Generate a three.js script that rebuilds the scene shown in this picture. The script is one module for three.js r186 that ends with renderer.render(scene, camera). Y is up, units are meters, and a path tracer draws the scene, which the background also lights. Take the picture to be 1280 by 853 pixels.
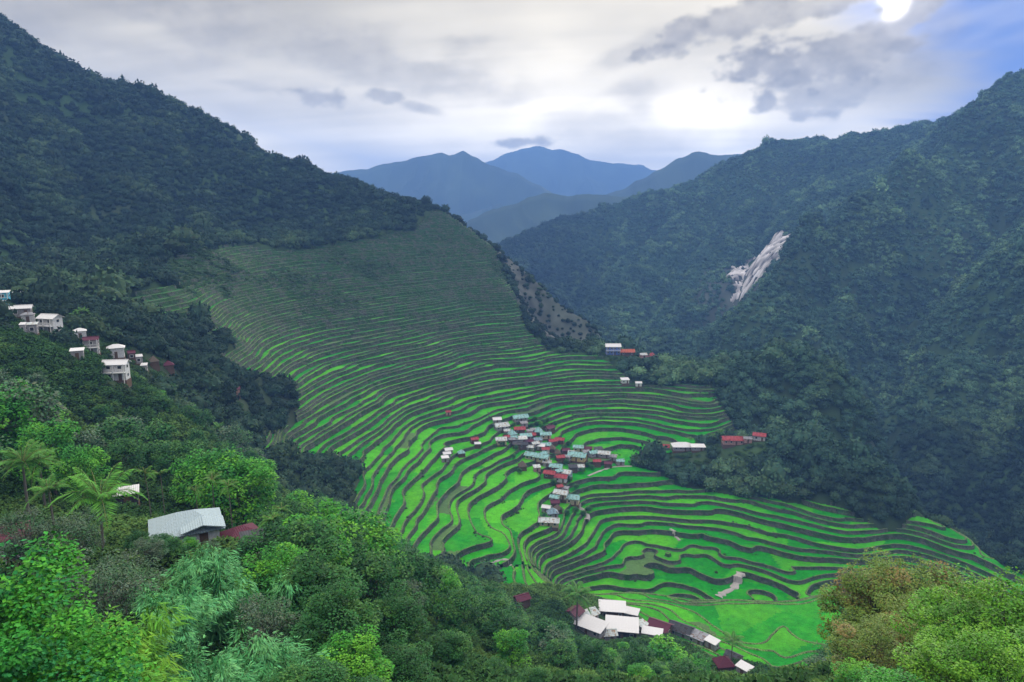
import * as THREE from 'three';
import { mergeGeometries } from 'three/addons/utils/BufferGeometryUtils.js';

// ---------------------------------------------------------------- camera, sky, sun, exposure
const EYE = 180;
const scene = new THREE.Scene();
const camera = new THREE.PerspectiveCamera(49.98, 1280 / 853, 0.5, 20000);
camera.position.set(0, EYE, 0);
camera.rotation.x = -10.9 * Math.PI / 180;
const renderer = new THREE.WebGLRenderer({ antialias: true });
renderer.toneMapping = THREE.LinearToneMapping;
renderer.toneMappingExposure = 2.3;
renderer.shadowMap.enabled = true;

// integer-hash value noise
function hash3(x, y, z) { let h = (Math.imul(x, 374761393) + Math.imul(y, 668265263) + Math.imul(z, 2147483647 - 1013904223)) | 0; h = Math.imul(h ^ (h >>> 13), 1274126177); h = Math.imul(h ^ (h >>> 16), 1911520717); return ((h ^ (h >>> 15)) >>> 0) / 4294967296; }
const fade = (t) => t * t * t * (t * (t * 6 - 15) + 10), mix = (a, b, t) => a + (b - a) * t, clamp = (x, a, b) => Math.min(b, Math.max(a, x)), sstep = (a, b, x) => { const t = clamp((x - a) / (b - a), 0, 1); return t * t * (3 - 2 * t); };
function noise(x, y, s = 0) { const ix = Math.floor(x), iy = Math.floor(y), u = fade(x - ix), v = fade(y - iy); return mix(mix(hash3(ix, iy, s), hash3(ix + 1, iy, s), u), mix(hash3(ix, iy + 1, s), hash3(ix + 1, iy + 1, s), u), v) * 2 - 1; }
function fbm(x, y, o = 4, s = 0) { let a = 0, k = 1, t = 0; for (let i = 0; i < o; i++) { a += k * noise(x, y, s + i); t += k; k *= 0.5; x = x * 2.03 + 17.1; y = y * 2.03 - 9.7; } return a / t; }
function rng(seed) { let s = seed | 0; return () => { s = (s + 0x6d2b79f5) | 0; let t = Math.imul(s ^ (s >>> 15), 1 | s); t = (t + Math.imul(t ^ (t >>> 7), 61 | t)) ^ t; return ((t ^ (t >>> 14)) >>> 0) / 4294967296; }; }

const SUN_AZ = 0.455, SUN_EL = 0.222;   // bearing east of the view axis, height above the horizon
const sunDir = new THREE.Vector3(Math.sin(SUN_AZ) * Math.cos(SUN_EL), Math.sin(SUN_EL), -Math.cos(SUN_AZ) * Math.cos(SUN_EL));
const CLOUDS = [[-0.39,0.207,0.343,0.04,0.1,0.55],[-0.214,0.177,0.239,0.035,0.22,0.55],[-0.124,0.156,0.125,0.023,0.2,0.45],[-0.46,0.171,0.167,0.023,0.1,0.4],[-0.251,0.127,0.044,0.014,0.05,0.75],[-0.171,0.129,0.031,0.011,0,0.7],[-0.117,0.117,0.037,0.009,0.25,0.6],[-0.341,0.139,0.042,0.008,0.1,0.4],[0.011,0.073,0.05,0.011,-0.05,0.8],[0.221,0.204,0.037,0.016,-0.2,1.0],[0.28,0.215,0.125,0.021,-0.28,0.85],[0.353,0.223,0.125,0.017,-0.1,0.8],[0.154,0.184,0.052,0.015,-0.3,0.45],[0.321,0.163,0.062,0.027,-0.1,1.0],[0.393,0.163,0.094,0.035,-0.25,0.95],[0.369,0.124,0.083,0.027,0.0,0.7],[0.323,0.119,0.027,0.021,0,0.9],[0.434,0.186,0.062,0.042,-0.5,0.9],[0.166,0.121,0.042,0.027,0,0.45],[0.105,0.103,0.094,0.023,-0.1,0.35],[0.463,0.141,0.073,0.031,-0.2,0.55],[0.506,0.192,0.042,0.031,0,0.35]];

{
  const W = 4096, H = 2048, data = new Float32Array(W * H * 4);
  for (let j = 0; j < H; j++) for (let i = 0; i < W; i++) {
    const el = ((j + 0.5) / H - 0.5) * Math.PI, a = ((i + 0.5) / W - 0.5) * 2 * Math.PI, o = (j * W + i) * 4;
    if (el < -0.02) { data[o] = 0.5; data[o + 1] = 0.48; data[o + 2] = 0.46; data[o + 3] = 1; continue; }
    const dx = Math.cos(a) * Math.cos(el), dy = Math.sin(el), dz = Math.sin(a) * Math.cos(el), az = Math.atan2(dx, -dz);   // az 0 = straight ahead
    const up = Math.max(dy, 0) + 0.12, cx = dx / up, cz = dz / up;   // a cloud layer seen in perspective
    const sheet = fbm(cx * 0.9 + 3.1, cz * 0.55 + 1.7, 5, 11), streak = fbm(cx * 0.55 + cz * 0.35 + 9, cz * 2.6 - cx * 0.5, 5, 23);
    // an overcast sheet, brighter overhead as overcast skies are
    let t = 0.345 + 1.0 * Math.max(dy, 0) * sstep(0.1, 0.8, dy) + 0.2 * sheet + 0.15 * streak;
    // thin cloud in front of the low sun
    const g1 = Math.exp(-(((az - 0.255) / 0.075) ** 2 + ((el - 0.088) / 0.055) ** 2)), g2 = Math.exp(-(((az - 0.12) / 0.42) ** 2 + ((el - 0.09) / 0.13) ** 2)), g3 = Math.exp(-(((az - 0.36) / 0.16) ** 2 + ((el - 0.245) / 0.035) ** 2));
    t += 0.33 * g2 * (1 + 0.5 * sheet) + 0.45 * g1 * (1 + 0.3 * streak + 0.9 * fbm(az * 14, el * 16, 4, 31)) + 0.28 * g3 + 0.55 * Math.exp(-((el / 0.12) ** 2)) * Math.exp(-(((az - 0.05) / 0.8) ** 2));
    const low = sstep(0.55, 0.2, el); let r = t, g = t * mix(0.94, 0.90, low), b = t * mix(0.84, 0.69, low);
    // blue gaps in the sheet: a wide one east of the sun, others all round
    const ragged = 0.55 * streak + 0.3 * sheet;
    let gap = 0.7 * sstep(0.16, 0.5, fbm(cx * 0.5 - 4.2, cz * 0.5 + 2.2, 4, 37)) * sstep(0.62, 0.95, Math.abs(az)) * sstep(0.1, 0.3, el);
    gap = Math.max(gap, sstep(0.40, 0.545, az + 0.55 * (el - 0.15) + 0.17 * ragged) * sstep(1.15, 0.85, az) * sstep(0.42, 0.3, el) * sstep(0.015, 0.11, el + 0.03 * ragged + 0.1 * (az - 0.5)));
    const wisp = sstep(-0.25, 0.55, fbm(az * 5 + 3, el * 20 - az * 4, 4, 43));
    const br = mix(0.09, 0.27, wisp * 0.85), bg = mix(0.15, 0.30, wisp * 0.85), bb = mix(0.36, 0.42, wisp * 0.85);
    r = mix(r, br, gap); g = mix(g, bg, gap); b = mix(b, bb, gap);
    // separate darker clouds
    let dk = 0; const n1 = fbm(az * 16 + 5, el * 30 - az * 3, 5, 53), n2 = fbm(az * 50, el * 80, 4, 57);
    if (Math.abs(az) < 0.8 && el > 0 && el < 0.45) for (const [ca, ce, ra, re, tl, k] of CLOUDS) { const u = az - ca, v = el - ce, q = Math.hypot((u + v * tl) / ra, (v + u * tl) / re); if (q < 2) dk = Math.max(dk, k > 0.68 ? k * sstep(1.02, 0.5, q + 0.75 * n1 + 0.42 * n2) : k * sstep(1.15, 0.2, q + 0.7 * n1 + 0.3 * streak)); }
    else dk = 0.6 * sstep(0.15, 0.5, fbm(cx * 1.6 + 5.5, cz * 1.6 - 3, 5, 51)) * sstep(0.03, 0.15, el);
    const lump = 1 + 0.45 * n2;
    r = mix(r, 0.25 * lump, dk * 0.88); g = mix(g, 0.226 * lump, dk * 0.88); b = mix(b, 0.185 * lump, dk * 0.88);
    const disc = Math.exp(-((((az - SUN_AZ + 0.006 * n2) / 0.0125) ** 2 + ((el - SUN_EL + 0.008 * n1) / 0.0155) ** 2) ** 1.5)), halo = Math.exp(-(((az - SUN_AZ) / 0.05) ** 2 + ((el - SUN_EL) / 0.04) ** 2));
    r += disc * 1.6 + halo * 0.18; g += disc * 1.52 + halo * 0.16; b += disc * 1.4 + halo * 0.13;
    data[o] = Math.max(r, 0.02); data[o + 1] = Math.max(g, 0.02); data[o + 2] = Math.max(b, 0.02); data[o + 3] = 1;
  }
  const sky = new THREE.DataTexture(data, W, H, THREE.RGBAFormat, THREE.FloatType);
  sky.mapping = THREE.EquirectangularReflectionMapping; sky.magFilter = THREE.LinearFilter; sky.needsUpdate = true;
  scene.background = sky; scene.environment = sky;
}
const sun = new THREE.DirectionalLight(new THREE.Color(1, 0.93, 0.82), 1.5);
sun.name = 'sun'; sun.position.copy(sunDir).multiplyScalar(3000); sun.target.position.set(0, 0, -500);
sun.position.add(sun.target.position);
sun.castShadow = true; sun.shadow.radius = 30; sun.shadow.mapSize.set(4096, 4096);
Object.assign(sun.shadow.camera, { left: -1500, right: 1500, top: 1500, bottom: -1500, near: 10, far: 6000 });
scene.add(sun, sun.target);
scene.fog = new THREE.FogExp2(new THREE.Color(0.20, 0.42, 1.0), 0.00026);

// ---------------------------------------------------------------- the lie of the land: surveyed spot heights joined by a smooth surface
const SURVEY = [[-147.6,146.8,-214.0],[-127.4,140.3,-197.5],[-99.6,132.0,-179.2],[-116.1,137.9,-192.7],[-172.2,145.7,-245.7],[-221.7,161.9,-320.9],[-281.1,193.7,-413.5],[-366.0,256.4,-549.2],[-438.9,328.1,-668.9],[-198.5,154.9,-324.0],[-287.3,207.1,-480.7],[-398.8,298.5,-670.4],[-133.5,137.0,-246.1],[-167.7,140.2,-312.9],[-232.7,172.1,-442.5],[-285.4,212.2,-550.4],[-356.3,278.2,-671.3],[-123.7,118.9,-284.2],[-146.1,131.3,-339.9],[-175.5,152.6,-414.3],[-226.6,189.3,-544.7],[-280.0,256.4,-685.0],[-313.2,267.6,-681.5],[-237.0,228.2,-679.9],[-185.9,217.1,-674.9],[-143.6,201.8,-674.9],[-121.6,190.3,-669.0],[-99.5,178.2,-662.6],[-62.7,171.3,-647.0],[-34.3,153.9,-634.1],[-13.5,139.9,-619.9],[14.6,120.0,-605.8],[34.2,102.2,-597.0],[63.6,81.4,-584.6],[74.2,71.1,-569.2],[-98.9,83.0,-299.1],[-117.2,100.7,-361.5],[-129.9,114.2,-404.7],[-156.2,148.4,-496.0],[-182.4,178.4,-587.3],[-85.8,75.4,-256.0],[-99.5,97.4,-242.4],[-76.5,112.3,-162.9],[-70.2,67.7,-322.5],[-78.7,78.4,-366.6],[-86.3,91.0,-405.9],[-93.6,107.6,-445.3],[-101.9,127.5,-489.5],[-112.0,151.2,-543.6],[-124.9,175.2,-612.4],[-57.9,62.3,-261.7],[-76.1,71.1,-274.6],[-36.7,53.9,-317.9],[-43.0,62.0,-377.6],[-48.9,84.1,-437.3],[-54.8,110.2,-497.0],[-60.6,138.5,-556.7],[-65.7,160.8,-608.5],[-32.8,51.2,-281.1],[-29.8,48.5,-252.2],[-40.7,54.5,-246.7],[-15.3,48.4,-331.6],[-14.1,45.0,-302.7],[-12.3,44.0,-260.7],[-17.3,56.9,-379.6],[-19.0,63.7,-419.6],[-20.8,78.1,-464.5],[-23.1,106.4,-524.5],[-25.4,136.5,-584.4],[3.2,40.9,-272.0],[3.5,41.6,-302.0],[4.0,44.3,-342.0],[4.3,48.4,-378.0],[4.8,61.4,-428.0],[5.3,76.9,-470.0],[5.7,96.2,-515.0],[0.0,112.6,-545.0],[17.5,26.4,-283.5],[17.4,36.2,-297.5],[18.3,38.3,-313.5],[20.0,42.6,-346.4],[22.0,46.1,-384.4],[24.8,58.2,-439.3],[26.9,74.4,-481.2],[38.6,24.9,-297.5],[42.6,31.8,-332.3],[45.1,39.1,-355.1],[49.0,42.2,-388.9],[52.0,45.5,-414.8],[55.3,56.8,-444.6],[58.2,68.5,-471.4],[63.8,75.2,-487.8],[31.1,73.3,-559.1],[20.2,94.7,-571.6],[54.2,20.5,-284.9],[57.8,24.0,-306.6],[61.5,29.1,-329.3],[65.8,38.8,-356.0],[71.3,42.4,-388.5],[76.7,48.4,-421.1],[80.4,56.7,-444.8],[87.8,73.3,-492.2],[85.3,20.6,-275.1],[93.7,24.3,-306.0],[100.9,31.5,-333.0],[106.4,39.4,-354.4],[119.9,51.5,-374.3],[111.3,50.4,-407.1],[126.0,56.4,-427.8],[130.1,61.3,-443.3],[142.3,68.4,-489.8],[167.3,73.0,-483.9],[118.3,22.0,-275.7],[128.6,29.2,-303.9],[137.5,37.6,-328.4],[141.4,43.2,-339.7],[152.3,58.2,-372.0],[138.8,51.5,-380.5],[189.3,75.1,-471.4],[146.7,19.6,-279.9],[154.2,28.7,-297.4],[162.0,39.1,-315.9],[176.7,49.9,-342.0],[165.8,54.7,-358.5],[211.0,63.0,-425.6],[206.4,72.3,-449.9],[163.9,19.2,-280.7],[172.5,28.0,-298.8],[179.7,37.9,-314.3],[187.6,39.9,-325.9],[200.3,33.6,-305.1],[183.2,22.7,-274.5],[208.4,32.0,-274.9],[193.5,27.2,-252.3],[219.1,28.9,-246.8],[-11.7,45.1,-247.7],[18.2,35.0,-255.3],[49.3,30.0,-258.3],[78.9,30.5,-254.0],[108.6,32.3,-252.6],[126.4,32.9,-252.1],[2.7,47.3,-229.0],[28.7,50.9,-197.9],[52.9,44.1,-208.4],[69.1,48.1,-182.3],[68.8,39.8,-219.5],[93.7,39.5,-215.5],[24.7,52.8,-205.5],[50.7,52.8,-190.4],[63.9,56.2,-174.7],[218.7,35.1,-727.9],[271.8,80.8,-773.6],[323.6,130.1,-829.1],[394.7,171.5,-875.1],[485.2,218.0,-931.2],[583.6,276.6,-990.9],[692.5,340.2,-1040.6],[787.7,391.8,-1034.2],[266.5,65.2,-668.9],[266.8,46.4,-581.7],[334.4,96.1,-726.8],[392.7,132.3,-787.5],[528.6,197.4,-884.0],[290.4,-3.7,-547.8],[339.3,21.5,-629.4],[388.0,58.3,-711.0],[456.2,107.3,-781.6],[563.7,178.8,-862.0],[255.8,24.4,-429.6],[354.0,77.6,-592.3],[302.6,48.5,-518.1],[422.1,118.0,-655.9],[456.0,139.2,-657.3],[375.7,87.7,-530.4],[316.5,52.7,-437.5],[268.3,21.8,-361.3],[245.6,10.5,-377.1],[307.1,44.2,-468.3],[380.2,98.5,-464.2],[528.6,174.2,-665.6],[406.3,252.2,-1443.9],[480.4,287.4,-1421.0],[595.2,297.9,-1376.9],[667.0,308.9,-1321.2],[748.2,337.7,-1276.9],[831.3,370.1,-1248.5],[343.2,206.2,-1460.2],[253.5,183.4,-1478.4],[155.0,160.3,-1441.7],[75.4,135.4,-1398.0],[14.6,100.6,-1349.9],[-28.3,82.2,-1299.7],[-108.7,65.7,-1245.3],[62.8,28.4,-947.9],[131.5,16.3,-991.3],[168.6,17.7,-843.3],[24.5,58.1,-1119.7],[140.6,72.0,-1171.6],[277.5,107.5,-1218.8],[370.9,172.4,-1329.2],[238.1,49.9,-1032.9],[300.3,68.6,-1016.6],[328.2,90.5,-955.2],[308.7,59.7,-617.1],[353.3,129.0,-1020.6],[449.7,184.6,-1166.3],[571.7,236.2,-1223.0],[-11.1,164.0,-11.5],[-23.6,156.0,-24.5],[-54.2,148.0,-56.1],[-104.2,142.0,-107.9],[-43.5,146.0,-64.7],[-83.7,134.0,-124.5],[-14.6,154.0,-30.7],[-33.6,144.5,-70.4],[-64.6,126.0,-135.4],[-24.8,139.5,-73.9],[-47.8,114.0,-142.2],[-15.7,132.0,-76.4],[-30.3,100.0,-146.9],[0.0,163.5,-16.0],[0.0,151.0,-34.0],[0.0,124.0,-78.0],[0.0,80.0,-150.0],[13.3,123.0,-76.9],[25.6,72.0,-147.8],[24.8,125.0,-73.9],[47.8,73.0,-142.2],[15.2,155.0,-30.4],[34.8,130.0,-69.8],[66.9,80.0,-134.2],[44.5,133.0,-64.1],[85.5,86.0,-123.2],[11.2,164.0,-11.4],[23.9,156.0,-24.2],[54.8,133.0,-55.5],[105.3,90.0,-106.8],[-208.3,150.0,-215.9],[-416.6,270.0,-431.8],[-590.2,400.0,-611.7],[17.7,26.0,-271.4],[47.3,19.0,-272.9],[75.4,17.0,-267.6],[105.1,19.0,-269.2],[134.3,17.0,-269.4],[161.9,18.0,-266.7],[175.6,22.0,-253.1],[196.6,30.0,-199.3],[351.2,30.0,-355.9],[632.1,240.0,-640.7],[983.2,430.0,-996.6],[73.9,38.5,-219.9],[107.1,39.0,-214.8],[136.8,42.0,-197.2],[91.5,50.0,-183.5],[114.0,56.0,-164.3],[-763.8,300.0,-791.6],[-558.7,280.0,-805.2],[-459.7,250.0,-831.4],[-362.2,210.0,-856.6],[-244.2,140.0,-866.2],[-148.6,100.0,-806.4],[-73.8,70.0,-756.4],[-39.5,60.0,-728.9],[-15.2,50.0,-699.8],[15.2,30.0,-699.8],[44.8,15.0,-688.5],[75.2,15.0,-660.7],[0.0,-20.0,-850.0],[-150.1,30.0,-988.7],[-415.0,130.0,-1125.9],[-741.1,230.0,-1068.1],[88.3,15.0,-603.6],[109.4,-50.0,-630.6],[165.5,-55.0,-587.1],[214.5,-65.0,-549.6],[232.5,-35.0,-487.4],[220.2,-20.0,-398.2],[213.8,-28.0,-352.2],[228.0,-25.0,-328.6],[254.4,-60.0,-308.7],[222.9,-60.0,-642.4],[171.7,-55.0,-719.8],[287.9,-50.0,-291.9],[160.7,30.0,-411.8],[140.2,40.0,-417.1],[178.2,25.0,-391.3],[296.6,25.0,-855.0],[354.5,85.0,-908.3],[435.1,130.0,-955.6],[539.5,180.0,-1015.6],[474.8,120.0,-1684.4],[710.8,240.0,-1599.1],[1026.1,300.0,-1478.9],[183.2,80.0,-1690.1],[-34.7,40.0,-1599.6],[-225.1,30.0,-1483.0],[1264.1,330.0,-1281.4],[-587.9,80.0,-1595.1],[-969.1,130.0,-1396.7],[0.0,176.0,-0.0],[0.0,169.5,-7.0],[-5.7,171.0,-5.6],[5.5,171.0,-5.9],[14.0,58.0,-214.5],[-8.4,66.0,-194.8],[-19.4,58.0,-224.2]];
const TERRACE_OUTLINE = [[-175.7,-379.1],[-179.5,-413.2],[-175.3,-475.2],[-127.5,-534.6],[-102.7,-557.7],[-80.4,-595.1],[-65.2,-636.7],[-48.3,-639.2],[-32.8,-632.1],[-14.7,-614.8],[3.1,-565.0],[4.7,-535.0],[11.4,-514.9],[27.4,-491.2],[41.4,-493.3],[63.5,-485.9],[73.3,-466.3],[82.0,-454.7],[107.5,-453.4],[125.8,-445.6],[128.3,-427.2],[157.1,-400.3],[155.3,-389.2],[133.6,-389.7],[116.1,-391.1],[97.2,-385.9],[78.6,-380.0],[66.4,-372.1],[83.6,-362.5],[94.0,-353.7],[119.5,-343.8],[138.8,-332.2],[157.0,-321.7],[168.1,-313.8],[178.1,-315.1],[187.2,-321.5],[199.8,-304.3],[207.8,-274.1],[222.1,-244.1],[193.9,-235.4],[175.6,-253.1],[161.9,-266.7],[134.3,-269.4],[105.1,-269.2],[75.4,-267.6],[47.5,-273.9],[17.8,-273.4],[0.0,-258.0],[-10.9,-250.8],[-23.4,-246.9],[-35.1,-247.5],[-43.5,-246.2],[-55.2,-256.1],[-68.5,-297.1],[-81.5,-295.5],[-93.9,-273.0],[-99.9,-282.6],[-98.4,-327.7],[-106.4,-343.7],[-118.5,-320.0],[-128.3,-302.6],[-123.7,-260.3],[-130.2,-334.4],[-141.3,-327.4],[-156.5,-289.4],[-169.5,-308.3],[-160.3,-356.3]];
const SPUR_OUTLINE = [[-10.9,-250.8],[0.0,-258.0],[17.8,-273.4],[47.5,-273.9],[75.4,-267.6],[105.1,-269.2],[134.3,-269.4],[161.9,-266.7],[175.6,-253.1],[193.9,-235.4],[133.5,-162.1],[114.0,-164.3],[84.8,-170.0],[59.7,-171.9],[51.0,-180.9],[47.1,-206.7],[37.6,-216.8],[23.9,-220.7],[2.5,-230.0],[-14.5,-243.6]];
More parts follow.
